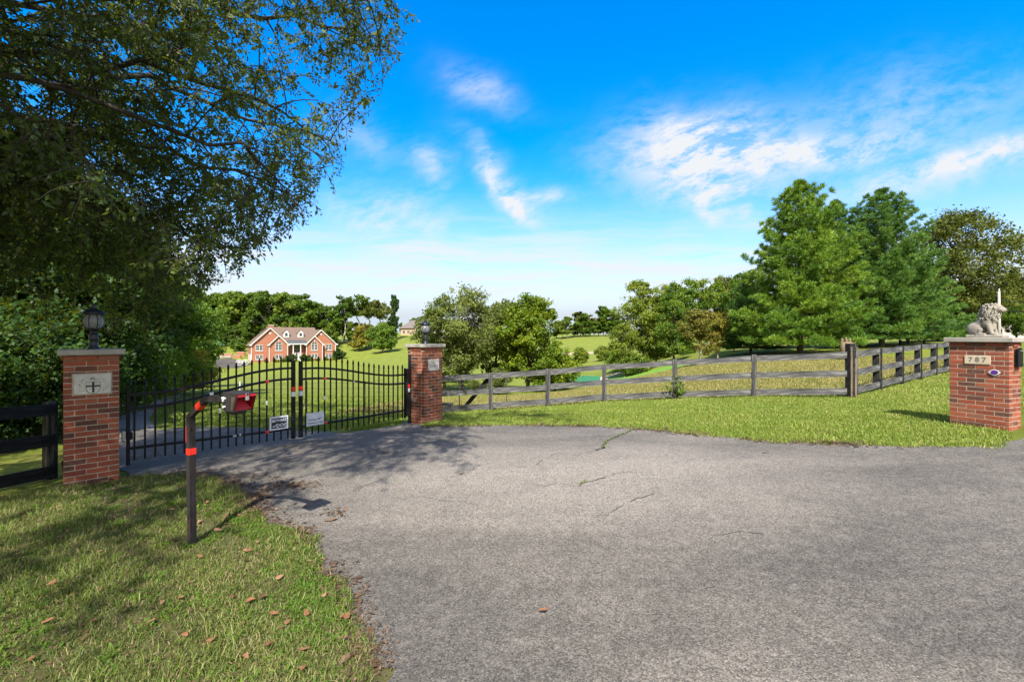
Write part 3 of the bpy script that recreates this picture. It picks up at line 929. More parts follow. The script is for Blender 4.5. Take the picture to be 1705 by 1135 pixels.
def weed_leaves(name, n, seed):
    rng = np.random.default_rng(seed)
    P = np.array(near_poly)
    cx_, cy_ = rng.uniform(-5.5, -.8, 420), rng.uniform(1.6, 5.6, 420)
    ok = inside(cx_, cy_, near_poly)
    cx_, cy_ = cx_[ok], cy_[ok]
    # thicker along the edge of the paving
    E = np.array(LEFT_EDGE)
    i = rng.integers(1, 9, 160); f = rng.random(160)[:, None]
    e = E[i] * (1 - f) + E[i + 1] * f + np.column_stack([-np.abs(rng.normal(.18, .12, 160)), rng.normal(0, .05, 160)])
    cx_, cy_ = np.concatenate([cx_, e[:, 0]]), np.concatenate([cy_, e[:, 1]])
    k = len(cx_); per = n // k
    idx = np.repeat(np.arange(k), per)
    sp = rng.uniform(.02, .07, k)[idx]
    X, Y = cx_[idx] + rng.normal(0, 1, len(idx)) * sp, cy_[idx] + rng.normal(0, 1, len(idx)) * sp
    ok = inside(X, Y, near_poly); X, Y, idx = X[ok], Y[ok], idx[ok]
    m_ = len(X)
    c = np.stack([X, Y, gz_np(X, Y) + .012], 1)
    a = rng.uniform(0, 6.28, m_); L = rng.uniform(.014, .040, m_)
    d = np.stack([np.cos(a), np.sin(a), rng.uniform(.2, 1.0, m_)], 1) * L[:, None]
    w = np.stack([-np.sin(a), np.cos(a), np.zeros(m_)], 1) * (L * .17)[:, None]
    V = np.stack([c, c + d * .5 + w, c + d * [1, 1, .8], c + d * .5 - w], 1)
    q = (np.arange(m_) * 4)[:, None] + np.array([[0, 1, 2, 3]])
    tn = rng.random(k)[idx] * .7 + .1
    tag(link_mesh(name, np_mesh(name, V.reshape(-1, 3), [q], M['leaf_bright'], tone=tn)), kind="stuff")


weed_leaves("verge_weeds", 26000, 61)


# dead leaf litter gathered along the edges of the paving
def leaf_pts(n, seed, size, poly_line, spread, mat, name, along=None, lift=.012):
    rng = np.random.default_rng(seed)
    P = np.array(poly_line)
    seg = np.linalg.norm(np.diff(P, axis=0), axis=1)
    cum = np.concatenate([[0], np.cumsum(seg)])
    t = rng.uniform(0, cum[-1], n)
    # bunch the leaves
    bun = (np.sin(t * 2.9) + np.sin(t * 6.1 + 1)) / 2
    t = t[rng.random(n) < np.clip(.5 + .6 * bun, .12, 1)]
    i = np.clip(np.searchsorted(cum, t) - 1, 0, len(seg) - 1)
    f = ((t - cum[i]) / seg[i])[:, None]
    p = P[i] * (1 - f) + P[i + 1] * f
    p = p + rng.normal(0, spread, p.shape)
    flat_leaves(p[:, 0], p[:, 1], size, rng, mat, name, lift)


def flat_leaves(X, Y, size, rng, mat, name, lift):
    k = len(X)
    Z = gz_np(X, Y) + lift + rng.uniform(0, .012, k)
    a = rng.uniform(0, 2 * np.pi, k)
    s = size * rng.lognormal(-.1, .45, k)
    d = np.stack([np.cos(a), np.sin(a), rng.uniform(-.3, .45, k)], 1) * s[:, None]
    w = np.stack([-np.sin(a), np.cos(a), rng.uniform(-.35, .35, k)], 1) * (s * rng.uniform(.25, .5, k))[:, None]
    c = np.stack([X, Y, Z], 1)
    V = np.stack([c - d, c - d * .1 + w, c + d, c - d * .1 - w], 1)
    V[:, 1, 2] += s * .12; V[:, 3, 2] += s * .12
    base = gz_np(V[:, :, 0].ravel(), V[:, :, 1].ravel()).reshape(k, 4) + lift
    V[:, :, 2] = np.maximum(V[:, :, 2], base)
    q = (np.arange(k) * 4)[:, None] + np.array([[0, 1, 2, 3]])
    me = np_mesh(name, V.reshape(-1, 3), [q], mat, tone=rng.random(k))
    return tag(link_mesh(name, me), kind="stuff")


edge = LEFT_EDGE
leaf_pts(5200, 21, .014, edge[:11], .075, M['litter'], "verge_leaf_litter", lift=.016)
leaf_pts(700, 22, .024, edge[6:11], .16, M['litter'], "kerbside_leaf_litter", lift=.016)
leaf_pts(4200, 23, .022, FAR_RIGHT[1:11], .10, M['litter'], "lawn_edge_leaf_litter", lift=.016)
for k, (u, v, n, s, asp) in enumerate(((488, 812, 260, .10, 3), (405, 806, 420, .20, 2.2), (425, 832, 300, .10, 1.5), (560, 858, 50, .06, 2), (500, 893, 90, .07, 2), (640, 752, 60, .12, 3), (240, 762, 200, .3, 1.5))):
    rng = np.random.default_rng(40 + k)
    c = hit(u, v)
    flat_leaves(c.x + rng.normal(0, s, n) * asp * .6, c.y + rng.normal(0, s, n), .02, rng, M['litter'], "leaf_pile", .016)
rng = np.random.default_rng(77)
vx, vy = rng.uniform(-6, -.8, 5200), rng.uniform(1.6, 5.6, 5200)
ok = inside(vx, vy, near_poly)
flat_leaves(vx[ok], vy[ok], .013, rng, M['litter'], "verge_scattered_litter", .016)
# litter at the foot of the left pillar
leaf_pts(900, 31, .018, [(-7.2, 5.6), (-6.3, 5.5), (-5.5, 5.4), (-4.95, 5.8)], .12, M['litter'], "pillar_leaf_litter", lift=.02)


# larger fallen leaves that can be counted
def leaf_shape(s, seed):
    r = random.Random(seed)
    n = 11
    vs = [(0, 0, .004)]
    for i in range(n):
        a = 2 * math.pi * i / n
        rr = s * (.55 + .45 * abs(math.cos(a * 1.5))) * r.uniform(.8, 1.15)
        vs.append((rr * math.cos(a), .62 * rr * math.sin(a), .1 * s + .55 * s * r.uniform(-.12, .5) * abs(math.sin(a))))
    fs = [(0, i + 1, (i + 1) % n + 1) for i in range(n)]
    return np.array(vs), np.array(fs)


def fallen(u, v, s, mat, seed, label, group=None, name="fallen_leaf"):
    V, Fc = leaf_shape(s, seed)
    me = np_mesh(name, V, [Fc], mat, tone=np.full(len(Fc), random.Random(seed).random()))
    p = hit(u, v)
    o = link_mesh(name, me, None, (p.x, p.y, p.z + .035))
    o.rotation_euler = (random.Random(seed).uniform(-.25, .25), random.Random(seed + 1).uniform(-.25, .25), seed * 1.7)
    return tag(o, label, "leaf", group)


LEAVES = [(98, 903), (205, 938), (88, 980), (112, 890), (165, 925), (210, 881), (268, 892), (262, 938), (150, 970), (40, 866), (332, 876), (285, 855),
          (345, 842), (404, 838), (398, 864), (362, 889), (428, 910), (415, 925), (408, 927), (465, 974), (331, 935), (385, 1006), (416, 1010), (437, 1006),
          (215, 1024), (270, 1012), (78, 1043), (155, 1046), (254, 1044), (308, 1068), (352, 1080), (393, 1024), (405, 1048), (455, 1033), (478, 1050),
          (508, 1091), (466, 1058), (448, 1088), (510, 1035), (50, 1110), (410, 1108), (505, 1122), (300, 1005), (245, 905), (190, 868), (540, 1000), (575, 1042),
          (120, 1000), (30, 930), (180, 1085)]
for i, (u, v) in enumerate(LEAVES):
    fallen(u, v, .036 * random.Random(i).uniform(.5, 1.2), M['leaf_orange'], 100 + i, "brown orange leaf fallen on the grass verge left of the driveway", "fallen leaves on the verge")
fallen(905, 1033, .035, M['leaf_orange'], 301, "single orange leaf lying on bare asphalt at the bottom of the photo")
fallen(768, 792, .05, M['leaf_fallen_yellow'], 302, "yellow leaf lying alone on the asphalt in front of the right gate leaf")
fallen(1276, 757, .05, M['leaf_orange'], 303, "pale tan leaf lying on the asphalt near the right lawn edge")


# cracks in the paving, one with weeds
def crack(pts_uv, w, seed):
    r = random.Random(seed)
    P = [hit(u, v) for u, v in pts_uv]
    pl = []
    for a, b in zip(P[:-1], P[1:]):
        k = max(2, int((b - a).length / .05))
        for j in range(k):
            q = a + (b - a) * (j / k)
            pl.append(Vector((q.x + r.gauss(0, .012), q.y + r.gauss(0, .012))))
    vs, fs = [], []
    for i, p in enumerate(pl):
        d = (pl[min(i + 1, len(pl) - 1)] - pl[max(0, i - 1)]).normalized()
        nrm = Vector((-d.y, d.x)) * w * r.uniform(.3, 1.0) * .5
        for q in (p + nrm, p - nrm):
            vs.append((q.x, q.y, gz(q.x, q.y) + .017))
    for i in range(len(pl) - 1):
        fs.append((2 * i, 2 * i + 1, 2 * i + 3, 2 * i + 2))
    me = bpy.data.meshes.new("crack"); me.from_pydata(vs, [], fs); me.materials.append(M['crack'])
    tag(link_mesh("driveway_crack", me), kind="structure")


crack([(1062, 714), (1040, 722), (1010, 736), (1003, 749), (990, 752)], .05, 1)
crack([(1003, 797), (978, 806), (960, 812)], .022, 2)
crack([(1090, 826), (1060, 834), (1042, 841)], .016, 3)
crack([(1003, 797), (1040, 788), (1075, 790)], .010, 14)
crack([(960, 812), (930, 806), (905, 812), (880, 808)], .009, 15)
crack([(990, 752), (960, 760), (930, 757), (905, 765), (890, 778)], .010, 16)
crack([(1042, 841), (1010, 862), (985, 868)], .008, 17)
crack([(700, 830), (735, 838), (760, 836), (800, 848)], .007, 18)
crack([(1180, 900), (1230, 892), (1290, 897)], .008, 19)
cp = np.array([tuple(hit(u, v)[:2]) for u, v in ((1064, 713), (1040, 722), (1010, 736), (1003, 748))])
rng = np.random.default_rng(9)


def crack_weeds(P, n, name, seed, sp=.02):
    rng = np.random.default_rng(seed)
    t = rng.uniform(0, len(P) - 1.001, n)
    i = t.astype(int); f = (t - i)[:, None]
    p = P[i] * (1 - f) + P[i + 1] * f + rng.normal(0, sp, (n, 2))
    k = n
    Z = gz_np(p[:, 0], p[:, 1]) + .012
    a = rng.uniform(0, 6.28, k); s = rng.uniform(.008, .03, k)
    d = np.stack([np.cos(a) * s, np.sin(a) * s, s * rng.uniform(.3, 1.2, k)], 1)
    w = np.stack([-np.sin(a), np.cos(a), np.zeros(k)], 1) * .005
    c = np.column_stack([p, Z])
    V = np.stack([c, c + d * .6 + w, c + d, c + d * .6 - w], 1)
    q = (np.arange(k) * 4)[:, None] + np.array([[0, 1, 2, 3]])
    tag(link_mesh(name, np_mesh(name, V.reshape(-1, 3), [q], M['grass'], tone=rng.random(k))), kind="stuff")


crack_weeds(cp, 380, "crack_weeds", 5)
crack_weeds(np.array([tuple(hit(u, v)[:2]) for u, v in ((978, 802), (964, 809))]), 45, "small_crack_weeds", 6, .012)
# ------------------------------------------------------------------ brick pillars
def brick_pillar(name, label, corner, u, W, Dp, n, base_z, cap_t=.068, cap_o=.055, seed=1, missing=()):
    """corner: near front-left corner (x, y); u: unit vector along the front face (left to right); depth runs away from the viewer"""
    u = Vector(u).normalized()
    ang = math.atan2(u.y, u.x)
    H = .0677
    root = empty(name, (corner[0], corner[1], base_z), ang, label, "pillar", None)
    rnd = random.Random(seed)
    b = MB()
    L, jm, th = .2, .0095, .09
    b.box((W / 2, Dp / 2, n * H / 2 - .1), (W - .007, Dp - .007, n * H + .2), 1)

    def run(length, off):
        """brick (start, end) pairs along a face"""
        out = []
        s = -off
        while s < length - .004:
            e = s + L
            a, c = max(s, 0), min(e, length)
            if c - a > .03:
                out.append((a, c))
            s = e + jm
        return out
    for k in range(-1, n):
        z = (k + .5) * H
        o = 0.018 if k == n - 1 else 0.0
        hh = H - jm
        off = 0.105 if k % 2 else 0.0
        for a, c in run(W, off):
            jz = rnd.uniform(-.0012, .0012); jy = rnd.uniform(-.0015, .0015)
            b.cbox(((a + c) / 2, th / 2 - o + jy, z + jz), (c - a, th, hh), .004, 0)
            b.cbox(((a + c) / 2, Dp - th / 2 + o - jy, z + jz), (c - a, th, hh), .004, 0)
        for a, c in run(Dp - 2 * th - 2 * jm, 0.105 - off):
            jy = rnd.uniform(-.0015, .0015)
            for xx in (th / 2 - o + jy, W - th / 2 + o - jy):
                b.cbox((xx, th + jm + (a + c) / 2, z), (th, c - a, hh), .004, 0)
    b.build("brickwork", [M['brick'], M['mortar']], root)
    cb = MB()
    cb.cbox((W / 2, Dp / 2, n * H + cap_t / 2 + .002), (W + 2 * cap_o, Dp + 2 * cap_o, cap_t), .007, 0)
    cb.build("stone_cap", M['cap'], root)
    return root


H_BR = .0677
P_L = brick_pillar("brick_pillar", "red brick gate pillar with carved crest plaque, left of the iron gate", (-5.47, 5.55), (.708, .706), .52, .52, 24, 0.0, seed=4)
P_C = brick_pillar("brick_pillar", "red brick gate pillar with square name plaque, between the iron gate and the board fence", (-1.845, 9.58), (.6, .8), .52, .52, 24, 0.0, seed=9)
_rl = Vector((6.92, 7.2)); _rc = Vector((7.19, 6.58))
P_R = brick_pillar("brick_pillar", "wide red brick pillar carrying the lion statue, at the right edge of the photo", _rl, (_rc - _rl), .676, .36, 19, .487, seed=14)
for p, nm in ((P_L, 0), (P_C, 1), (P_R, 2)):
    pass


def face_obj(parent, x, z, y=-.004):
    """frame on the front face of a pillar: local x along face, local y up, local z out of the wall"""
    return Matrix.Translation((x, y, z)) @ Matrix.Rotation(math.radians(90), 4, 'X')


def plaque(parent, x, z, w, h, mat, t=.02, name="plaque"):
    b = MB()
    b.cbox((x, -.003, z), (w, t, h), .003, 0)
    o = b.build(name, mat, parent)
    return o


def put(o, parent, Mx):
    o.parent = parent
    o.matrix_local = Mx
    return o


# crest plaque
pl = plaque(P_L, .262, 1.262, .345, .25, M['plaque'])
fb = MB(); fb.cbox((.262, .004, 1.262), (.375, .014, .278), .003, 0); fb.build("plaque_bed", M['mortar'], P_L)


def flat_strokes(strokes, r, y, name, mat, parent, mi=0, n=5):
    b = MB()
    for s in strokes:
        b.tube([(p[0], y, p[1]) for p in s], r if not isinstance(r, dict) else r, n, 0)
    return b.build(name, mat, parent)


cx, cz = .268, 1.235
sh = []
for i in range(0, 15):
    a = math.pi * i / 14
    sh.append((cx + .066 * math.cos(a), cz - .01 - .082 * math.sin(a) * (1 if .2 < i else 1)))
sh = [(cx + .066, cz + .055)] + sh + [(cx - .066, cz + .055), (cx + .066, cz + .055)]
flat_strokes([sh], .0028, -.0145, "shield_outline", M['carved'], pl)
cr = MB()
cr.box((cx, -.0145, cz - .012), (.022, .004, .132)); cr.box((cx, -.0150, cz + .003), (.130, .004, .019))
cr.build("cross", M['sign_black'], pl)
rnd = random.Random(5)
curls = []
for sgn in (-1, 1):
    for k in range(19):
        t = k / 18
        px_ = cx + sgn * (.082 + .05 * math.sin(t * 3.0) + rnd.uniform(-.018, .018))
        pz_ = cz + .085 - t * .15 + rnd.uniform(-.01, .01)
        rr = rnd.uniform(.006, .013); ph = rnd.uniform(0, 6.28)
        curls.append([(px_ + rr * (1 - .1 * j) * math.cos(ph + sgn * j * .75), pz_ + rr * (1 - .1 * j) * math.sin(ph + sgn * j * .75)) for j in range(7)])
for k in range(10):
    px_ = cx + rnd.uniform(-.05, .05); pz_ = cz + rnd.uniform(.064, .085)
    curls.append([(px_ - .008, pz_), (px_, pz_ + rnd.uniform(.003, .009)), (px_ + .008, pz_ - .002)])
flat_strokes(curls, .0015, -.0140, "mantling", M['carved_light'], pl, n=4)
crest = [[(cx - .03, cz + .088), (cx - .012, cz + .108), (cx + .004, cz + .113), (cx + .018, cz + .100)], [(cx - .02, cz + .092), (cx, cz + .103), (cx + .014, cz + .086)],
         [(cx - .034, cz + .088), (cx - .015, cz + .090)]]
flat_strokes(crest, .0034, -.0140, "crest", M['carved'], pl, n=5)
charges = []
for qx, qz in ((-.036, .032), (.036, .034), (-.032, -.034), (.032, -.034)):
    for k in range(4):
        a = rnd.uniform(0, 6.28)
        charges.append([(cx + qx + rnd.uniform(-.012, .012), cz + qz + rnd.uniform(-.012, .012)) for _ in range(3)])
flat_strokes(charges, .0011, -.0140, "charges", M['carved_light'], pl, n=4)

# name plaque on the centre pillar
pc = plaque(P_C, .262, 1.252, .31, .245, M['plaque'])
t1 = text_mesh("The", .045, .001, M['carved_light'], "carved_lettering", None, bold=.0006)
put(t1, pc, face_obj(pc, .262, 1.292, -.0142))
t2 = text_mesh("BULLEN", .068, .001, M['carved_light'], "carved_lettering", None, bold=.0012)
put(t2, pc, face_obj(pc, .262, 1.228, -.0142))

# house number plaque
pr = plaque(P_R, .331, 1.505 - .487, .292, .125, M['plaque_warm'])
t3 = text_mesh("7 8 7", .098, .001, M['carved'], "carved_number", None, bold=.0022)
put(t3, pr, face_obj(pr, .331, 1.507 - .487, -.0142))

# oval eye-shaped sign under the number
ov = empty("oval_sign", P_R.matrix_basis @ Vector((.523, -.006, 1.33 - .487)), P_R.rotation_euler.z, "white pointed oval sign with purple centre on the lion pillar", "sign")


def vesica(w, h, n=18):
    pts = []
    for i in range(n + 1):
        t = -1 + 2 * i / n
        pts.append((t * w / 2, h / 2 * (1 - abs(t) ** 1.75)))
    return pts + [(x, -z) for x, z in pts[-2:0:-1]]


b = MB(); b.slab([(x, -.004, z) for x, z in vesica(.138, .092)], (0, -.006, 0)); b.build("sign_plate", M['white'], ov)
b = MB(); b.slab([(.041 * math.cos(a), -.0102, .033 * math.sin(a)) for a in [2 * math.pi * i / 28 for i in range(28)]], (0, -.003, 0)); b.build("purple_disc", M['purple'], ov)
b = MB(); b.slab([(x, .0, z) for x, z in vesica(.142, .096)], (0, -.004, 0)); b.build("back_plate", M['black_matte'], ov)
# old adhesive marks left on the bricks below the sign
b = MB(); rnd = random.Random(3)
for k in range(9):
    b.cbox((.49 + .012 * k * .8 + rnd.uniform(-.004, .004), -.0015, 1.27 - .487 + rnd.uniform(-.012, .012)), (rnd.uniform(.006, .014), .006, rnd.uniform(.004, .009)), .001)
b.build("mortar_smear", M['mortar'], P_R)

# arched black letter box in the road-facing end of the lion pillar
mb_root = empty("mailbox", P_R.matrix_basis @ Vector((.676, .20, 1.415 - .487)), P_R.rotation_euler.z, "black arched mailbox set in the end of the lion pillar", "mailbox")


def arch(w, h, n=12):
    r = w / 2
    pts = [(-r, 0), (r, 0)]
    for i in range(n + 1):
        a = math.pi * i / n
        pts.append((r * math.cos(a), h - r + r * math.sin(a)))
    return pts


b = MB(); b.slab([(-.02, y, z) for y, z in arch(.130, .265)], (.055, 0, 0)); b.build("box_body", M['black'], mb_root)
b = MB(); b.slab([(.036, y, z) for y, z in arch(.145, .282)], (.014, 0, 0)); b.build("door", M['black'], mb_root)
b = MB(); b.cbox((.058, 0, .235), (.022, .05, .016), .004); b.build("door_pull", M['steel'], mb_root)
# ------------------------------------------------------------------ post lanterns on the pillars
def lantern(loc, label, s=1.0):
    root = empty("post_lantern", loc, .3, label, "lantern")
    b = MB()
    b.lathe([(.060, 0), (.060, .012), (.042, .022), (.040, .085), (.046, .095), (.046, .105), (.040, .112), (.050, .128), (.040, .145), (.020, .155), (.020, .172),
             (.030, .182), (.062, .190), (.064, .200)], 20)
    b.build("stem", M['dark_metal'], root)
    prof = []
    for i in range(11):
        t = i / 10
        prof.append((.060 + .040 * math.sin(math.pi * (t * .86 + .10)), .200 + t * .135))
    b = MB(); b.lathe(prof, 24); b.build("glass_globe", M['lamp_glass'], root)
    b = MB(); b.lathe([(.012, .200), (.012, .245), (.022, .265), (.020, .295), (.006, .315)], 12); b.build("bulb", M['candle'], root)
    for k in range(8):
        a = 2 * math.pi * k / 8
        b = MB(); b.tube([((r + .002) * math.cos(a), (r + .002) * math.sin(a), z) for r, z in prof], .0036, 6)
        b.build("cage_rib", M['dark_metal'], root)
    b = MB()
    b.lathe([(.088, .333), (.108, .336), (.110, .344), (.088, .362), (.060, .378), (.030, .386), (.026, .396), (.034, .402), (.016, .412), (.020, .420), (.008, .432), (.003, .440)], 24)
    b.build("lantern_roof", M['dark_metal'], root)
    root.scale = (s, s, s * 1.2)
    return root


lantern(P_L.matrix_basis @ Vector((.285, .30, 24 * H_BR + .071)), "round caged black lantern on the pillar with the crest plaque", 1.13)
lantern(P_C.matrix_basis @ Vector((.27, .26, 24 * H_BR + .071)), "black lantern on the pillar beside the board fence", 1.05)

# ------------------------------------------------------------------ iron driveway gate: two leaves
GA = math.atan2(GATE_D.y, GATE_D.x)


def gate_z(t):
    """upper rail height along the opening (0 .. 4.6)"""
    s = min(t, 4.6 - t) / 2.3
    s = max(0, min(1, (s - .06) / .86))
    k = .5 - .5 * math.cos(math.pi * s)
    return (1.065 if t < 2.3 else 1.045) + .25 * k


def gate_low(t):
    return .345 - .07 * min(1, t / 2.0) + .01 * max(0, t - 2.3) / 2.3


def gate_leaf(label, t0, t1, stile_t, n=19):
    o = GATE_A + GATE_D * t0
    root = empty("iron_gate_leaf", (o.x, o.y, 0), GA, label, "gate", None)
    ts = [t0 + (t1 - t0) * (k + .5) / n for k in range(n)]
    for t in ts:
        z = gate_z(t) + .135
        zb = gate_low(t) - .165
        b = MB()
        x = t - t0
        b.cbox((x, 0, (z + zb) / 2), (.021, .021, z - zb), .002)
        # spear finial with a collar
        b.lathe([(.013, z), (.022, z + .008), (.022, z + .018), (.012, z + .024), (.019, z + .040), (.012, z + .062), (.003, z + .085)], 8, 0, (x, 0, 0), False)
        b.build("picket", M['black'], root)
    for off, nm in ((0, "top_rail"), (-.185, "middle_rail"), (None, "bottom_rail")):
        b = MB(); N = 22
        pr = []
        for i in range(N + 1):
            t = t0 + (t1 - t0) * i / N
            pr.append((t - t0, (gate_z(t) + off) if off is not None else gate_low(t)))
        for (x0, z0), (x1, z1) in zip(pr[:-1], pr[1:]):
            b.bar((x0, 0, z0), (x1 + .002, 0, z1), .034, .036)
        b.build(nm, M['black'], root)
    x = stile_t - t0
    b = MB(); b.cbox((x, 0, .76), (.056, .056, 1.33), .004); b.build("meeting_stile", M['black'], root)
    hx = (t1 - t0) - x
    hx = -.01 if x > 1 else t1 - t0 + .01
    b = MB(); b.cbox((hx, 0, .65), (.036, .036, 1.06), .003); b.build("hinge_stile", M['black'], root)

    def tape(x, z, c, w=.03, h=.05, d=.03):
        b = MB(); b.cbox((x, 0, z), (w, d, h), .003); b.build("reflective_tape", M[c], root)
    return root, tape


GL, tapeL = gate_leaf("left leaf of the arched black iron gate, hung on the crest pillar", .02, 2.20, 2.235)
GR, tapeR = gate_leaf("right leaf of the arched black iron gate, hung beside the lantern pillar", 2.40, 4.60, 2.365)
sx_ = 2.235 - .02
tapeL(sx_, .955, 'tape_red', .060, .075, .060); tapeL(sx_, .865, 'tape_white', .060, .085, .060)
tapeR(-.035, .955, 'tape_red', .060, .075, .060); tapeR(-.035, .865, 'tape_white', .060, .085, .060)
pk = 2.18 / 19
tapeL(pk * 15.5, gate_z(.02 + pk * 15.5) - .185, 'tape_red', .05, .042, .040)
tapeL(pk * 15.5, .28, 'tape_red', .06, .042, .040)
tapeL(pk * 15.5, .76, 'tape_white', .024, .075, .024)
tapeL(pk * 8.5, gate_z(.02 + pk * 9) - .185, 'tape_white', .05, .045, .038)
tapeL(pk * 9.5, .72, 'tape_white', .024, .075, .024)
pk2 = 2.20 / 19
tapeR(pk2 * 3.5, gate_z(2.4 + pk2 * 3.5) - .185, 'tape_red', .05, .036, .038)
tapeR(pk2 * 3.5, .74, 'tape_white', .024, .075, .024)
tapeR(pk2 * 8.6, gate_z(2.4 + pk2 * 9) - .185, 'tape_white', .024, .045, .038)
tapeR(pk2 * 3.7, .28, 'tape_red', .05, .036, .038)
for rt, x, z in ((GL, pk * 12.3, gate_z(1.4)), (GL, pk * 5.2, gate_z(.6) + .0)):
    b = MB(); b.cbox((x, -.019, z - .002), (.09, .006, .02), .002); b.build("tie_strap", M['worn_edge'], rt)
# latch box between the leaves, bolts on the bottom rail
b = MB(); b.cbox((-.06, -.035, .30), (.05, .05, .06), .004); b.build("latch_box", M['black'], GR)
b = MB(); b.cbox((pk * 11.2, -.03, .30), (.05, .03, .03), .004); b.cbox((pk * 11.9, -.03, .305), (.03, .03, .03), .004); b.build("rail_bolt", M['steel'], GL)
b = MB(); b.cbox((.0, -.015, .52), (.06, .09, .10), .006); b.build("hinge_box", M['black'], GL)
b = MB(); b.cbox((-.06, -.01, .52), (.035, .05, .14), .004); b.build("hinge_bracket", M['steel'], GL)

# steel post carrying the right leaf
o = GATE_A + GATE_D * 4.72
hp = empty("gate_hinge_post", (o.x, o.y, 0), GA, "black steel hinge post standing against the lantern pillar", "post")
b = MB(); b.cbox((.06, .02, .72), (.085, .085, 1.50), .005); b.build("steel_post", M['black_matte'], hp)
b = MB(); b.cbox((-.035, 0, .66), (.10, .08, 1.02), .006); b.build("operator_housing", M['black_matte'], hp)
b = MB(); b.cbox((-.035, -.045, .80), (.045, .012, .07), .003); b.build("red_reflector", M['tape_red'], hp)
b = MB(); b.cbox((-.035, -.045, .71), (.045, .012, .08), .003); b.build("white_reflector", M['tape_white'], hp)
b = MB(); b.cbox((.075, -.05, .52), (.07, .06, .11), .006); b.build("junction_box", M['steel'], hp)


# ------------------------------------------------------------------ signs hung on the gate
def gate_sign(label, t, z, w, h, lines, dark, tilt=0.0):
    p = GATE_A + GATE_D * t
    nrm = Vector((GATE_D.y, -GATE_D.x))
    p = p + nrm * .022
    root = empty("warning_sign" if dark else "notice_sign", (p.x, p.y, z), GA, label, "sign")
    root.rotation_euler = (0, tilt, GA)
    b = MB(); b.cbox((0, 0, 0), (w, .004, h), .0012); b.build("sign_board", M['sign_white'], root)
    if dark:
        b = MB(); b.box((.003, -.0032, 0), (w - .052, .0016, h - .052)); b.build("printed_panel", M['sign_black'], root)
    else:
        b = MB()
        ww, hh = w - .035, h - .03
        for zz in (hh / 2, -hh / 2):
            b.box((0, -.0026, zz), (ww, .001, .003))
        for xx in (ww / 2, -ww / 2):
            b.box((xx, -.0026, 0), (.003, .001, hh - .004))
        b.build("printed_border", M['sign_grey'], root)
    for body, size, x, zz, mat, bold, shr, sxx in lines:
        o = text_mesh(body, size, .0006, M[mat], "lettering", None, bold=bold, shear=shr, sx=sxx)
        put(o, root, Matrix.Translation((x, -.0050, zz)) @ Matrix.Rotation(math.radians(90), 4, 'X'))
    return root


gate_sign("black and white sign reading BEWARE of DOG on the left gate leaf", 1.985, .405, .305, .225,
          [("BEWARE", .064, .002, .042, 'sign_white', .0012, .1, .98), ("of", .060, -.085, -.048, 'sign_white', .0006, .1, .95), ("DOG", .080, .045, -.044, 'sign_white', .0014, 0, 1.0)], True, .0)
sec = gate_sign("pale notice reading Security Cameras in Use on the right gate leaf", 2.62, .385, .325, .232,
                [("Security", .042, -.058, -.008, 'sign_grey', .001, 0, 1.0), ("Cameras in Use", .042, .0, -.066, 'sign_grey', .001, 0, 1.0)], False, .0)
b = MB(); b.slab([(.035, -.0045, .004), (.085, -.0045, .010), (.085, -.0045, -.014), (.035, -.0045, -.018)], (0, -.001, 0))
b.slab([(.090, -.0045, .014), (.120, -.0045, .012), (.100, -.0045, -.012)], (0, -.001, 0)); b.box((.025, -.0045, -.012), (.02, .001, .005)); b.build("camera_symbol", M['sign_grey'], sec)

# ------------------------------------------------------------------ keypad pedestal
kb = hit(320, 906)
KP = empty("keypad_pedestal", (kb.x, kb.y, kb.z), 0, "chipped black gooseneck keypad pedestal with red tape, standing in the verge", "pedestal")
fwd = Vector((.86, -.51, 0)).normalized()        # the keypad looks this way, toward the drive
side = Vector((-fwd.y, fwd.x, 0))
KD = kb.y


def KZ(v, D):
    return CAM.z - (v - HZ) * D / F - kb.z


lean = Vector((-.012, 0, 0))
topz = KZ(692, KD)
e0 = Vector((0, 0, topz)) + lean
e1 = e0 + fwd * .27 + Vector((0, 0, .165))
e2 = e0 + fwd * .66 + Vector((0, 0, .195))
b = MB()
Rm = Matrix.Rotation(math.atan2(fwd.y, fwd.x), 4, 'Z')


def sq_sweep(b, pts, w, mi=0):
    """square tube with mitred corners in the plane of fwd"""
    pts = [Vector(p) for p in pts]
    vs, fs = [], []
    for i, p in enumerate(pts):
        d0 = (p - pts[i - 1]).normalized() if i else (pts[1] - p).normalized()
        d1 = (pts[i + 1] - p).normalized() if i < len(pts) - 1 else d0
        d = (d0 + d1).normalized()
        upv = side.cross(d) * -1
        k = 1.0 / max(.5, d.dot(d0))
        for a, c in ((-1, -1), (1, -1), (1, 1), (-1, 1)):
            vs.append(p + side * (a * w / 2) + upv * (c * w / 2 * k))
    for i in range(len(pts) - 1):
        for k in range(4):
            j = (k + 1) % 4
            fs.append((i * 4 + k, i * 4 + j, i * 4 + 4 + j, i * 4 + 4 + k))
    fs.append((3, 2, 1, 0)); n = len(pts) * 4
    fs.append((n - 4, n - 3, n - 2, n - 1))
    b.raw(vs, fs, mi)


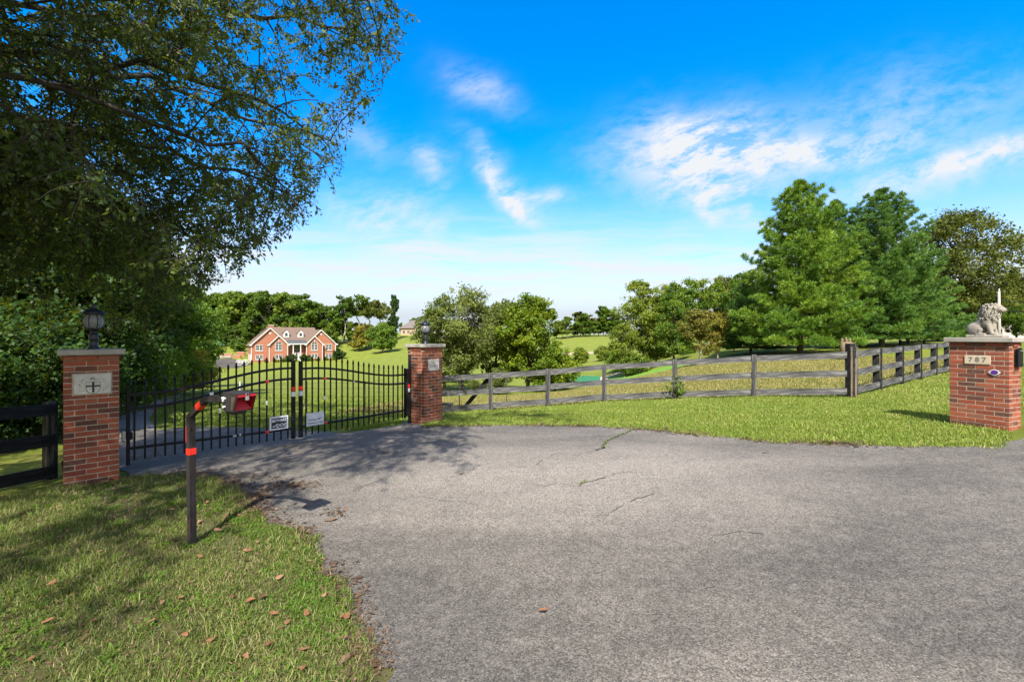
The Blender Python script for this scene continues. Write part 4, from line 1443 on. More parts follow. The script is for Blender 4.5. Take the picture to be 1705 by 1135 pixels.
sq_sweep(b, [Vector((0, 0, -.12)), e0], .051)
b.build("upright", M['rusty'], KP)
b = MB(); sq_sweep(b, [e0 + Vector((0, 0, -.004)) - fwd * .004, e1, e2], .044); b.build("gooseneck_arm", M['rusty'], KP)
b = MB(); b.cbox((0, 0, 0), (.058, .058, .056), .003, 0, Matrix.Translation(e0 * ((KZ(751, KD)) / topz)) @ Rm); b.build("red_band", M['tape_red'], KP)
mid = e0.lerp(e1, .62)
dirv = (e1 - e0).normalized()
Ra = dirv.to_track_quat('Z', 'Y').to_matrix().to_4x4()
b = MB(); b.bar(mid - dirv * .04, mid + dirv * .04, .051, .051); b.build("red_band", M['tape_red'], KP)
b = MB(); b.cbox((0, 0, 0), (.006, .052, .14), .002, 0, Matrix.Translation(e0 + Vector((0, 0, -.16)) - fwd * .028) @ Rm); b.build("red_stripe", M['tape_red'], KP)
# rust scratches
b = MB(); rnd = random.Random(8)
for k in range(15):
    z = rnd.uniform(.1, topz - .05); w = rnd.uniform(.006, .02); h = rnd.uniform(.02, .09)
    b.cbox((rnd.uniform(-.02, .022), -.0268, z), (w, .002, h), .0008, 0, Rm)
b.build("rust_patch", plain("rust stain", (0.050, 0.017, 0.013), .8, var=.5, scale=30), KP)
# the hood: open toward the drive
HM = Matrix.Translation(e2 + fwd * .0 + Vector((0, 0, -.012))) @ Rm
dpt, wd, ht = .205, .150, .128
b = MB()
wt = .008
b.cbox((.004, 0, 0), (.008, wd, ht), .002)                        # back plate
b.slab([(0, -wd / 2, ht / 2), (dpt, -wd / 2, ht / 2 - .006), (dpt, wd / 2, ht / 2 - .006), (0, wd / 2, ht / 2)], (0, 0, wt))
b.slab([(.008, -wd / 2, -ht / 2), (dpt * .76, -wd / 2, -ht / 2), (dpt * .76, wd / 2, -ht / 2), (.008, wd / 2, -ht / 2)], (0, 0, -wt))
for s in (-1, 1):
    b.slab([(.008, s * wd / 2, -ht / 2), (dpt * .76, s * wd / 2, -ht / 2), (dpt, s * wd / 2, ht / 2 - .006), (.008, s * wd / 2, ht / 2)], (0, -s * wt, 0))
ho = b.build("keypad_hood", M['rusty'], KP); ho.matrix_local = HM
b = MB()
i2 = wd / 2 - wt - .001
x0 = .075
b.slab([(dpt * .76 - .002, -i2, -ht / 2 + .001), (dpt * .76 - .002, i2, -ht / 2 + .001), (x0 + .035, i2 * .28, .012), (x0 + .035, -i2 * .28, .012)], (0, 0, .002))
b.slab([(x0, -i2, ht / 2 - .01), (x0, i2, ht / 2 - .01), (x0 + .02, i2, -ht / 2 + .002), (x0 + .02, -i2, -ht / 2 + .002)], (-.002, 0, 0))
for s in (-1, 1):
    b.slab([(dpt * .76, s * i2, -ht / 2 + .001), (dpt - .004, s * i2, ht / 2 - .008), (x0, s * i2, ht / 2 - .008), (x0, s * i2, -ht / 2 + .001)], (0, -s * .0015, 0))
b.slab([(x0, -i2, ht / 2 - .0085), (dpt, -i2, ht / 2 - .0125), (dpt, i2, ht / 2 - .0125), (x0, i2, ht / 2 - .0085)], (0, 0, -.0015))
b.slab([(dpt, -wd / 2 + .004, ht / 2 - .006), (dpt, wd / 2 - .004, ht / 2 - .006), (dpt, wd / 2 - .004, ht / 2 - .022), (dpt, -wd / 2 + .004, ht / 2 - .022)], (.003, 0, 0))
ro = b.build("red_keypad_recess", M['red'], KP); ro.matrix_local = HM
b = MB(); b.cbox((dpt + .010, -.004, ht / 2 - .034), (.014, .024, .032), .003); b.tube([(dpt + .008, -.013, ht / 2 - .02), (dpt + .010, -.012, ht / 2 + .004), (dpt + .010, .004, ht / 2 + .004), (dpt + .008, .005, ht / 2 - .02)], .003, 6)
lo = b.build("padlock", M['steel'], KP); lo.matrix_local = HM
for k, (bx, bz) in enumerate(((.022, .028), (.042, .024), (.030, .008), (.036, -.040))):
    b = MB(); b.tube([(bx, -wd / 2 - .0, bz), (bx, -wd / 2 - .016, bz)], .0085, 6, smooth=False); bo = b.build("bolt", M['tape_white'], KP); bo.matrix_local = HM
b = MB(); b.cbox((.05, 0, -ht / 2 - .024), (.12, .10, .03), .006); mo = b.build("mounting_plate", M['black_matte'], KP); mo.matrix_local = HM
b = MB(); b.slab([(dpt * .60, -wd / 2 - .0008, -ht / 2 + .006), (dpt * .70, -wd / 2 - .0008, -ht / 2 + .006), (dpt * .88, -wd / 2 - .0008, ht / 2 - .02), (dpt * .62, -wd / 2 - .0008, ht / 2 - .02)], (0, -.001, 0))
so = b.build("worn_edge", M['worn_edge'], KP); so.matrix_local = HM


# ------------------------------------------------------------------ board fences
def board_fence(name, label, posts, rails, post_top, mats, pw=.13, pd=.13, board=(.032, .142), seed=0, face=-1, skip=(), batten=False, post_h=None):
    """posts: ground points; rails: rail-centre heights above ground; boards on the viewer's side"""
    o = posts[0]
    root = empty(name, (o.x, o.y, o.z), 0, label, "fence")
    rnd = random.Random(seed)
    n = len(posts)
    for i, p in enumerate(posts):
        q = posts[min(i + 1, n - 1)]; q0 = posts[max(i - 1, 0)]
        d = (q - q0); a = math.atan2(d.y, d.x)
        nrm = Vector((math.sin(a), -math.cos(a), 0)) * (1 if face < 0 else -1)
        c = p - o - nrm * (pd / 2)
        h = (post_top + rnd.uniform(-.02, .02)) if post_h is None or i not in post_h else post_h[i]
        if i not in skip:
            b = MB()
            b.cbox((0, 0, h / 2 - .15), (pw, pd, h + .3), .006)
            po = b.build("post", mats[1], root)
            po.location = c; po.rotation_euler = (rnd.uniform(-.012, .012), rnd.uniform(-.015, .015), a)
            if batten:
                b = MB(); b.cbox((0, 0, h / 2 - .0), (.088, .026, h - .02), .003)
                bo = b.build("batten", mats[1], root)
                bo.location = p - o + nrm * (board[0] + .015); bo.rotation_euler = (0, rnd.uniform(-.01, .01), a)
    for i in range(n - 1):
        p, q = posts[i] - o, posts[i + 1] - o
        d = q - p
        a = math.atan2(d.y, d.x)
        nrm = Vector((math.sin(a), -math.cos(a), 0)) * (1 if face < 0 else -1)
        for r in rails:
            z0, z1 = r + rnd.uniform(-.012, .012), r + rnd.uniform(-.012, .012)
            A = Vector((0, 0, 0)); Lb = (d + Vector((0, 0, z1 - z0))).length
            b = MB()
            N = 6
            sag = rnd.uniform(-.012, .004)
            for k in range(N):
                x0_, x1_ = Lb * k / N, Lb * (k + 1) / N
                s0, s1 = sag * math.sin(math.pi * k / N), sag * math.sin(math.pi * (k + 1) / N)
                hh = board[1] + rnd.uniform(-.003, .003)
                b.bar((x0_, 0, s0), (x1_ + .001, 0, s1), board[0], hh)
            bo = b.build("board", mats[0], root)
            bo.location = p + nrm * (board[0] / 2 + .002 + (.004 if i % 2 else 0)) + Vector((0, 0, z0))
            dd = d + Vector((0, 0, z1 - z0))
            bo.rotation_euler = (0, -math.atan2(dd.z, math.hypot(dd.x, dd.y)), a)
    return root


def gp(x, y):
    return Vector((x, y, gz(x, y)))


mid_posts = [gp(-2.15, 13.15), gp(-.62, 13.4), gp(1.06, 13.5), gp(2.73, 13.45), gp(4.6, 12.85), gp(6.4, 12.05), gp(8.17, 11.0)]
MF = board_fence("board_fence", "weathered three board fence crossing the lawn from the centre pillar to the corner post", mid_posts, (.155, .59, 1.03), 1.12,
                 (M['fence_wood'], M['fence_post']), .11, .09, (.03, .15), 1, skip=(6,), batten=False)
# grey battens over the board joints, seen face on
for i in range(1, 6):
    p = mid_posts[i]; d = mid_posts[i + 1] - mid_posts[i - 1]; a = math.atan2(d.y, d.x)
    nrm = Vector((math.sin(a), -math.cos(a), 0))
    b = MB(); b.cbox((0, 0, .555), (.118, .028, 1.13), .004)
    bo = b.build("batten", M['fence_post'], MF); bo.location = p - mid_posts[0] + nrm * .056; bo.rotation_euler = (0, random.Random(i).uniform(-.02, .02), a)
# slanting brace
b = MB(); p0 = gp(-1.52, 13.55) - mid_posts[0]; p1 = mid_posts[1] + Vector((-.03, .12, 1.0)) - mid_posts[0]
b.bar(p0 + Vector((0, 0, .0)), p1, .05, .12); b.build("brace", M['fence_dark'], MF)
b = MB(); b.bar(Vector((-.4, .25, .26)), Vector((.42, .22, .25)), .04, .09); b.build("broken_board", M['fence_wood'], MF)
# corner post: three timbers together
cpnt = mid_posts[6]
CPo = empty("corner_post", cpnt, .15, "thick dark corner post where the two board fences meet", "post")
b = MB(); b.cbox((0, 0, .56), (.145, .15, 1.50), .008); b.build("main_post", M['fence_dark'], CPo)
b = MB(); b.cbox((.125, -.02, .57), (.07, .10, 1.30), .006); b.build("side_post", M['fence_post'], CPo)
b = MB(); b.cbox((.155 - .215, -.095, .60), (.028, .03, 1.26), .003); b.cbox((.08, -.06, .5), (.03, .04, .9), .003); b.build("split_timber", M['stump'], CPo)

side_posts = [gp(8.17 + 1.636 * k + .05, 11.0 + 1.22 * k) for k in range(0, 11)]
SF = board_fence("board_fence", "weathered three board fence running from the corner post back behind the lion pillar", side_posts, (.155, .60, 1.04), 1.12,
                 (M['fence_wood'], M['fence_dark']), .15, .12, (.03, .15), 2, skip=(0,), batten=True)

left_posts = [gp(-7.0, 6.95), gp(-7.22, 4.9), gp(-7.45, 2.9)]
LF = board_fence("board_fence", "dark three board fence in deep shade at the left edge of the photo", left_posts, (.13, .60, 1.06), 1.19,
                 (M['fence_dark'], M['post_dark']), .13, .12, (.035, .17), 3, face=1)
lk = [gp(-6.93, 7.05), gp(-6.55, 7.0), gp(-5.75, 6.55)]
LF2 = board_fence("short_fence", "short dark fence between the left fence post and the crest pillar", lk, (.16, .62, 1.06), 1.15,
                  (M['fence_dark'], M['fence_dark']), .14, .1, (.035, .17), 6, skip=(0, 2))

# far dark fence beyond the side lawn
far_posts = [at(u, D) for u, D in ((1500, 37.5), (1540, 38), (1582, 38.5), (1625, 39), (1668, 39.5))]
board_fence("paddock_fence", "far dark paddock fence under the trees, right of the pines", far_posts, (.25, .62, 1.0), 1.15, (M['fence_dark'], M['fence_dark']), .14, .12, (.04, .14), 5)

# wire stock fence beyond the gate: thin posts
wf = [hit(u, v) for u, v in ((352, 683), (362, 691))]
wire_pts = [(-8.6, 14.4), (-6.9, 15.3), (-5.2, 16.1), (-3.6, 16.8), (-2.0, 17.3), (-.2, 17.6)]
WF = empty("wire_fence", gp(*wire_pts[0]), 0, "thin wire fence on steel posts crossing the lawn behind the gate", "fence")
for i, p in enumerate(wire_pts):
    q = gp(*p) - gp(*wire_pts[0])
    b = MB(); b.cbox((q.x, q.y, q.z + .5), (.035, .035, 1.1), .003); b.build("steel_stake", M['tape_white'] if i == 0 else M['dark_wood'], WF)
b = MB()
for h in (.2, .5, .8, .98):
    b.tube([gp(*p) - gp(*wire_pts[0]) + Vector((0, 0, h)) for p in wire_pts], .004, 4)
b.build("wire", M['dark_wood'], WF)

# utility pole behind the lion
up = at(1663.5, 30)
UP = empty("utility_pole", up, 0, "slim pale utility pole rising behind the lion statue", "pole")
ph = CAM.z + (HZ - 485) * 30 / F - up.z
b = MB(); b.tube([(0, 0, -.2), (0, 0, ph)], [.105, .06], 10); b.build("shaft", M['pole'], UP)
b = MB()
for k, dz in enumerate((.55, 1.2)):
    b.tube([(0, 0, ph - dz), (7, 3, ph - dz - .25), (16, 7, ph - dz + .2)], .02, 5)
b.build("wire", M['dark_metal'], UP)
b = MB(); b.lathe([(.04, ph), (.04, ph + .12), (.02, ph + .17)], 8); b.build("insulator", M['white'], UP)
# ------------------------------------------------------------------ lion statue (one carved body)
def lion():
    a_ = (_rc - _rl).normalized()
    ang = math.atan2(a_.y, a_.x)
    base = P_R.matrix_basis @ Vector((.375, .165, 19 * H_BR + .0705))
    root = empty("lion_statue", base, ang, "seated concrete lion statue with curly mane on the wide brick pillar", "statue")
    bm = bmesh.new()

    def ell(c, r, rot=None, sub=3):
        Mx = Matrix.Translation(c)
        if rot is not None:
            Mx = Mx @ Matrix.Rotation(rot, 4, 'Y')
        Mx = Mx @ Matrix.Diagonal((r[0], r[1], r[2], 1))
        bmesh.ops.create_icosphere(bm, subdivisions=sub, radius=1.0, matrix=Mx)

    def cap(p, q, r0, r1, n=7):
        p, q = Vector(p), Vector(q)
        for i in range(n):
            t = i / (n - 1)
            r = r0 + (r1 - r0) * t
            ell(p.lerp(q, t), (r, r, r), None, 2)
    ox = -.215
    # plinth
    Mx = Matrix.Translation((.0, 0, .016)) @ Matrix.Diagonal((.415, .20, .032, 1))
    bmesh.ops.create_cube(bm, size=1.0, matrix=Mx)
    Mx = Matrix.Translation((-.03, 0, .034)) @ Matrix.Diagonal((.36, .17, .022, 1))
    bmesh.ops.create_cube(bm, size=1.0, matrix=Mx)
    X = lambda x: x + ox
    # rump and haunches
    ell((X(.095), 0, .125), (.088, .085, .090))
    for s in (-1, 1):
        ell((X(.098), s * .058, .138), (.096, .046, .100), -.35)
        cap((X(.165), s * .072, .12), (X(.150), s * .074, .060), .034, .026, 5)
        cap((X(.13), s * .074, .054), (X(.215), s * .076, .050), .024, .021, 5)
    # back and chest
    cap((X(.10), 0, .155), (X(.235), 0, .31), .086, .096, 7)
    cap((X(.235), 0, .26), (X(.262), 0, .15), .084, .060, 5)
    # front legs
    for s in (-1, 1):
        ell((X(.228), s * .066, .245), (.052, .038, .078), .25)
        cap((X(.240), s * .064, .225), (X(.292), s * .062, .075), .038, .028, 8)
        ell((X(.318), s * .062, .055), (.046, .031, .024))
        for k in (-1, 0, 1):
            ell((X(.350), s * .062 + k * .016, .052), (.014, .009, .016), None, 2)
    # neck, mane mass
    ell((X(.240), 0, .375), (.096, .100, .145), .10)
    ell((X(.255), 0, .45), (.090, .088, .082))
    ell((X(.295), 0, .300), (.050, .066, .080), -.1)
    # head
    ell((X(.315), 0, .468), (.068, .060, .062), .0)
    cap((X(.350), 0, .440), (X(.405), 0, .420), .042, .027, 6)          # muzzle
    ell((X(.420), 0, .432), (.016, .020, .012))                          # nose
    cap((X(.335), 0, .512), (X(.412), 0, .446), .022, .012, 7)           # bridge of the nose
    cap((X(.335), 0, .398), (X(.385), 0, .396), .026, .016, 4)           # chin
    for s in (-1, 1):
        cap((X(.335), s * .038, .498), (X(.372), s * .028, .480), .015, .010, 4)   # brow
        ell((X(.360), s * .036, .466), (.009, .007, .007), None, 2)                # eye
        ell((X(.288), s * .068, .515), (.016, .012, .020), None, 2)                # ear
        ell((X(.395), s * .019, .410), (.020, .013, .014), None, 2)                # lip
    # curling locks over the mane
    rnd = random.Random(21)
    for k in range(190):
        th = rnd.uniform(-math.pi, math.pi)
        t = rnd.uniform(0, 1)
        zc = .250 + .285 * t
        rx = .098 * math.sin(math.pi * (.22 + .60 * t)) + .012
        cxm = .235 + .03 * t
        x_, y_ = cxm + rx * math.cos(th) * 1.02, rx * math.sin(th)
        if x_ > .310 and .37 < zc < .53 and abs(y_) < .06:
            continue
        L_ = rnd.uniform(.02, .045)
        tw = rnd.uniform(-1.3, 1.3)
        p = Vector((X(x_), y_, zc))
        tang = Vector((-math.sin(th) * math.sin(tw) * .8, math.cos(th) * math.sin(tw) * .8, -math.cos(tw)))
        outv = Vector((math.cos(th), math.sin(th), .1))
        for j in range(4):
            u_ = j / 3
            ell(p + tang * (L_ * u_) + outv * (.012 * math.sin(u_ * 3.1) + .004), (.0105 - .0018 * j,) * 3, None, 1)
    # forelock sweeping back
    for s in (-1, -.3, .3, 1):
        cap((X(.345), s * .034, .515), (X(.225), s * .07, .515), .013, .018, 7)
    # tail
    cap((X(.03), .05, .06), (X(.10), .105, .055), .013, .012, 5)
    cap((X(.10), .105, .055), (X(.19), .10, .055), .012, .016, 5)
    me = bpy.data.meshes.new("lion_raw")
    bm.to_mesh(me); bm.free()
    ob = bpy.data.objects.new("lion_raw", me)
    COL.objects.link(ob)
    md = ob.modifiers.new("r", 'REMESH'); md.mode = 'VOXEL'; md.voxel_size = .0042; md.use_smooth_shade = True
    sm = ob.modifiers.new("s", 'SMOOTH'); sm.factor = .5; sm.iterations = 2
    dg = bpy.context.evaluated_depsgraph_get()
    out = bpy.data.meshes.new_from_object(ob.evaluated_get(dg))
    bpy.data.objects.remove(ob)
    out.materials.clear(); out.materials.append(M['lion'])
    out.polygons.foreach_set('use_smooth', np.ones(len(out.polygons), dtype=bool))
    link_mesh("lion_body", out, root)
    root.scale = (1.0, 1.0, .96)


lion()
# ------------------------------------------------------------------ brick house across the valley
def house():
    ox, oy = -75.6, 132.0
    bz = -5.75
    R = empty("brick_house", (ox, oy, bz), math.radians(35), "red brick two storey house with twin gables and white columns across the valley", "house")
    Wd, EH, FL = 23.5, 5.33, -2.0
    # walls ---------------------------------------------------------
    b = MB()

    def gable(x0, x1, apex_x, apex_z, y0, y1, eh=EH):
        poly = [(x0, y0, FL), (x1, y0, FL), (x1, y0, eh), (apex_x, y0, apex_z), (x0, y0, eh)]
        b.slab(poly, (0, y1 - y0, 0))
    b.box((Wd / 2 - .0, 5.9, (EH + FL) / 2), (Wd - .5, 10.6, EH - FL - .06))
    gable(0, 9.3, 4.85, 10.05, 0, .6); gable(14.7, Wd, 19.08, 9.6, 0, .6)
    b.box((.15, 5.5, (EH + FL) / 2), (.3, 9.8, EH - FL - .03)); b.box((Wd - .15, 5.5, (EH + FL) / 2), (.3, 9.8, EH - FL - .03))
    gable(4.56, 9.46, 7.01, 7.8, -.9, .01); gable(14.64, 19.27, 16.95, 7.66, -.9, .01)
    b.build("brick_wall", M['house_brick'], R)
    # recessed porch wall (darker in its own shade)
    # roofs ---------------------------------------------------------
    rb = MB()
    t = (0, 0, -.16)
    oh = .42
    yr = 5.5
    zr = 10.15
    # big gable roofs run back to the main ridge
    for x0, x1, ax, az in ((0, 9.7, 4.85, 10.1), (14.66, Wd, 19.08, 9.65)):
        hw = ax - x0
        sl = (az - EH) / hw
        rb.slab([(x0 - oh, -oh, EH - oh * sl + .1), (ax, -oh, az + .12), (ax, yr + .4, az + .12), (x0 - oh, yr + 5.6, EH - oh * sl + .1)], t)
        hw = x1 - ax
        sl = (az - EH) / hw
        rb.slab([(x1 + oh, -oh, EH - oh * sl + .1), (x1 + oh, yr + 5.6, EH - oh * sl + .1), (ax, yr + .4, az + .12), (ax, -oh, az + .12)], t)
    # main roof between
    rb.slab([(4.3, .2, EH + .15), (19.4, .2, EH + .15), (18.3, yr, zr + .35), (4.55, yr, zr + .35)], t)
    rb.slab([(4.55, yr, zr + .35), (18.3, yr, zr + .35), (Wd, 11.4, EH), (0, 11.4, EH)], t)
    # small gables
    for x0, x1, ax, az in ((4.56, 9.46, 7.01, 7.85), (14.64, 19.27, 16.95, 7.71)):
        for s, xe in ((-1, x0), (1, x1)):
            hw = abs(ax - xe); sl = (az - EH) / hw
            xo = xe + s * oh
            rb.slab([(xo, -.9 - oh, EH - oh * sl + .12), (ax, -.9 - oh, az + .15), (ax, 2.6, az + .15), (xo, 2.6, EH - oh * sl + .12)], t)
    roof = rb.build("roof", M['shingle'], R)
    # white barge boards and eaves
    def barge(x0, x1, ax, az, y, z_off=.0):
        wb = MB()
        for s, xe in ((-1, x0), (1, x1)):
            hw = abs(ax - xe); sl = (az - EH) / hw
            xo = xe + s * oh
            wb.bar((xo, y, EH - oh * sl + z_off), (ax, y, az + z_off), .07, .24, 0)
            wb.box((xe + s * oh * .55, y + .02, EH - .22 + z_off * .4), (.75, .10, .26))
        wb.build("barge_board", M['white'], R)
    barge(0, 9.7, 4.85, 10.1, -oh - .04, -.02); barge(14.66, Wd, 19.08, 9.65, -oh - .04, -.02)
    barge(4.56, 9.46, 7.01, 7.85, -.9 - oh - .04, 0); barge(14.64, 19.27, 16.95, 7.71, -.9 - oh - .04, 0)
    cb = MB()
    for x, y in ((.02, -.06), (4.52, -.96), (9.45, -.96), (14.68, -.96), (19.30, -.96), (23.45, -.06)):
        cb.box((x, y, EH / 2 - .2), (.17, .12, EH + .1))
    cb.build("downspout", M['white'], R)
    # porch -----------------------------------------------------------
    pb = MB()
    pb.slab([(9.1, -1.25, 5.55), (15.0, -1.25, 5.55), (14.6, .5, 6.55), (9.5, .5, 6.55)], (0, 0, -.1))
    po = pb.build("porch_roof", M['porch_roof'], R)
    pb = MB(); pb.box((12.05, -1.28, 5.34), (5.4, .10, .30)); pb.build("porch_fascia", M['white'], R)
    for x in (10.98, 13.04):
        b = MB(); b.lathe([(.24, 0), (.24, .15), (.19, .2), (.17, 4.9), (.22, 5.0), (.24, 5.18)], 14, 0, (x, -1.0, 0)); b.build("column", M['white'], R)
    b = MB(); b.box((12.05, -.9, -.16), (5.0, 1.5, .30)); b.build("porch_step", M['white'], R)
    # door and glass over it
    d = MB(); d.box((12.0, .56, 1.15), (2.0, .10, 2.3)); do = d.build("front_door", M['white_door'], R)
    d = MB(); d.box((11.98, .49, 1.25), (.42, .05, 1.7)); d.build("door_glass", M['pane'], do)
    d = MB(); d.box((12.0, .58, 3.9), (2.0, .06, 1.9)); w = d.build("window", M['pane'], R)
    d = MB(); d.box((12.0, .56, 2.55), (2.3, .14, .22)); d.box((12.0, .56, 4.95), (2.3, .14, .16)); d.build("window_frame", M['white'], w)
    # windows -------------------------------------------------------
    def window(cx, y, z0, z1, w_, arch=False):
        g = MB()
        if arch:
            n = 12
            pts = [(cx - w_ / 2, y, z0), (cx + w_ / 2, y, z0)] + [(cx + w_ / 2 * math.cos(math.pi * i / n), y, z1 + w_ / 2 * .85 * math.sin(math.pi * i / n)) for i in range(n + 1)]
            g.slab(pts, (0, -.04, 0))
        else:
            g.box((cx, y - .02, (z0 + z1) / 2), (w_, .04, z1 - z0))
        o = g.build("window", M['pane'], R)
        f = MB()
        e = .10
        for xx in (cx - w_ / 2, cx, cx + w_ / 2):
            f.box((xx, y - .05, (z0 + z1) / 2), (e * (1.5 if xx == cx else 1), .09, z1 - z0 + e))
        for zz in ([z0, z1] if not arch else [z0, z1]):
            f.box((cx, y - .052, zz), (w_ + e, .10, e))
        f.box((cx, y - .045, (z0 + z1) / 2), (w_, .07, .05))
        for k in (-.25, .25):
            f.box((cx + k * w_, y - .044, (z0 + z1) / 2), (.04, .06, z1 - z0))
        if arch:
            n = 12
            pts = [(cx + w_ / 2 * math.cos(math.pi * i / n), y - .05, z1 + w_ / 2 * .85 * math.sin(math.pi * i / n)) for i in range(n + 1)]
            f.tube(pts, .06, 4, smooth=False)
            f.tube([(cx, y - .05, z1), (cx, y - .05, z1 + w_ * .42)], .04, 4, smooth=False)
        f.build("frame", M['white'], o)
        s = MB(); s.box((cx, y - .07, z0 - .12), (w_ + .3, .14, .12)); s.build("sill", M['white'], o)
    window(2.05, 0, 3.5, 5.15, 1.75); window(2.05, 0, .95, 2.15, 1.8)
    window(7.0, -.9, 3.5, 5.3, 1.75, True); window(7.0, -.9, 1.0, 2.2, 1.85)
    window(16.95, -.9, 3.4, 5.2, 1.75, True); window(16.95, -.9, 1.0, 2.25, 1.8)
    window(21.4, 0, 3.4, 5.15, 1.75); window(21.4, 0, .95, 2.2, 1.8)
    # round vents high in the big gables
    for x, z in ((4.85, 8.55), (19.08, 8.35)):
        b = MB(); b.tube([(x, -.02, z), (x, -.08, z)], .28, 14, smooth=False); b.build("gable_vent", M['white'], R)
    for x in (7.0, 16.95):
        b = MB(); b.box((x, -.93, 6.45), (.28, .06, .36)); b.build("keystone", M['white'], R)
    # dormers ----------------------------------------------------------
    for cx in (9.5, 13.55):
        b = MB()
        y0 = 2.0
        b.slab([(cx - .8, y0, 7.35), (cx + .8, y0, 7.35), (cx + .8, y0, 8.75), (cx, y0, 9.65), (cx - .8, y0, 8.75)], (0, 2.6, 0))
        o = b.build("dormer", M['white'], R)
        d = MB()
        for s in (-1, 1):
            d.slab([(cx + s * .98, y0 - .15, 8.62), (cx, y0 - .15, 9.82), (cx, y0 + 3.2, 9.82), (cx + s * .98, y0 + 2.4, 8.62)], (0, 0, -.09))
        d.build("dormer_roof", M['shingle'], o)
        d = MB(); n = 10
        d.slab([(cx - .36, y0 - .01, 7.75), (cx + .36, y0 - .01, 7.75)] + [(cx + .36 * math.cos(math.pi * i / n), y0 - .01, 8.4 + .34 * math.sin(math.pi * i / n)) for i in range(n + 1)], (0, -.05, 0))
        d.build("dormer_window", M['pane'], o)
    b = MB(); b.box((5.9, 6.4, 10.3), (1.5, .9, 1.6)); ch = b.build("chimney", M['house_brick'], R)
    b = MB(); b.box((5.9, 6.4, 11.14), (1.7, 1.1, .12)); b.build("chimney_cap", M['white'], ch)
    # left side: two garage doors and an upper window
    for y in (2.4, 6.6):
        b = MB(); b.box((-.03, y, 1.15), (.08, 2.6, 2.3)); b.build("garage_door", M['white_door'], R)
    b = MB(); b.box((-.02, 3.0, 4.8), (.06, 3.4, .8)); b.build("side_window", M['pane'], R)
    children_index()


house()


def at_z(u, v, D):
    return CAM.z - (v - HZ) * D / F


# low brick retaining walls left of the house
def wall_run(label, u0, D0, u1, D1, top_v, name="retaining_wall"):
    p, q = at(u0, D0), at(u1, D1)
    zt = at_z(0, top_v, (D0 + D1) / 2)
    zb = min(p.z, q.z) - 1.2
    root = empty(name, (p.x, p.y, zb), math.atan2(q.y - p.y, q.x - p.x), label, "wall")
    L = math.hypot(q.x - p.x, q.y - p.y)
    b = MB(); b.box((L / 2, .2, (zt - zb) / 2), (L, .4, zt - zb)); b.build("brick_face", M['house_brick'], root)
    b = MB(); b.box((L / 2, .2, zt - zb + .06), (L + .1, .5, .12)); b.build("coping", M['tan_wall'], root)


wall_run("long low brick retaining wall left of the brick house", 356, 143, 386, 141, 589)
wall_run("stepped upper brick retaining wall beside the left end of the house", 394, 146, 407, 144, 586)
wall_run("short brick wall between the drive and the stepped wall", 386, 141, 400, 139, 592)
for i, (u, D, s) in enumerate(((400, 150, 1.6), (403, 154, 2.2), (390, 156, 1.6))):
    pass
# white kerb stones in front
k0, k1 = at(353, 139), at(385, 138)
KB = empty("stone_kerb", k0, math.atan2(k1.y - k0.y, k1.x - k0.x), "pale stone kerb along the foot of the long retaining wall", "kerb")
b = MB()
for i in range(14):
    L_ = (k1 - k0).length / 14
    b.cbox((L_ * (i + .5), 0, .10), (L_ * .92, .4, .7), .05)
b.build("kerb_stones", M['cap'], KB)

# white two-wheeled garden cart by the drive
g = at(403.5, 127)
GC = empty("garden_cart", g, math.radians(28), "white ornamental cart with two spoked wheels by the house drive", "cart")
for sx in (-.75, .75):
    b = MB(); n = 20
    b.tube([(sx + .72 * math.cos(2 * math.pi * i / n), 0, .78 + .72 * math.sin(2 * math.pi * i / n)) for i in range(n + 1)], .075, 6, caps=False)
    for k in range(5):
        a = math.pi * k / 5
        b.tube([(sx + .7 * math.cos(a), 0, .78 + .7 * math.sin(a)), (sx - .7 * math.cos(a), 0, .78 - .7 * math.sin(a))], .045, 5)
    b.build("wheel", M['white'], GC)
b = MB(); b.cbox((0, .25, .9), (1.7, .5, .12), .02); b.tube([(-.75, 0, .78), (.75, 0, .78)], .05, 6); b.build("cart_bed", M['white'], GC)

# green shed behind the house drive
sp = at(366, 168)
SH = empty("garden_shed", sp, math.radians(14), "small green shed under the trees left of the brick house", "shed")
b = MB(); b.box((0, 0, 1.2), (4.2, 3.0, 3.4)); b.build("shed_wall", M['green_paint'], SH)
b = MB(); b.slab([(-2.7, -2.0, 2.85), (2.7, -2.0, 2.85), (2.7, 2.0, 3.5), (-2.7, 2.0, 3.5)], (0, 0, .16)); b.build("shed_roof", M['shingle_grey'], SH)
b = MB(); b.box((1.1, -1.53, 1.9), (1.5, .06, .9)); b.build("shed_window", M['tape_white'], SH)
b = MB(); b.box((2.45, -1.85, 1.3), (.14, .14, 3.0)); b.build("shed_post", M['white'], SH)

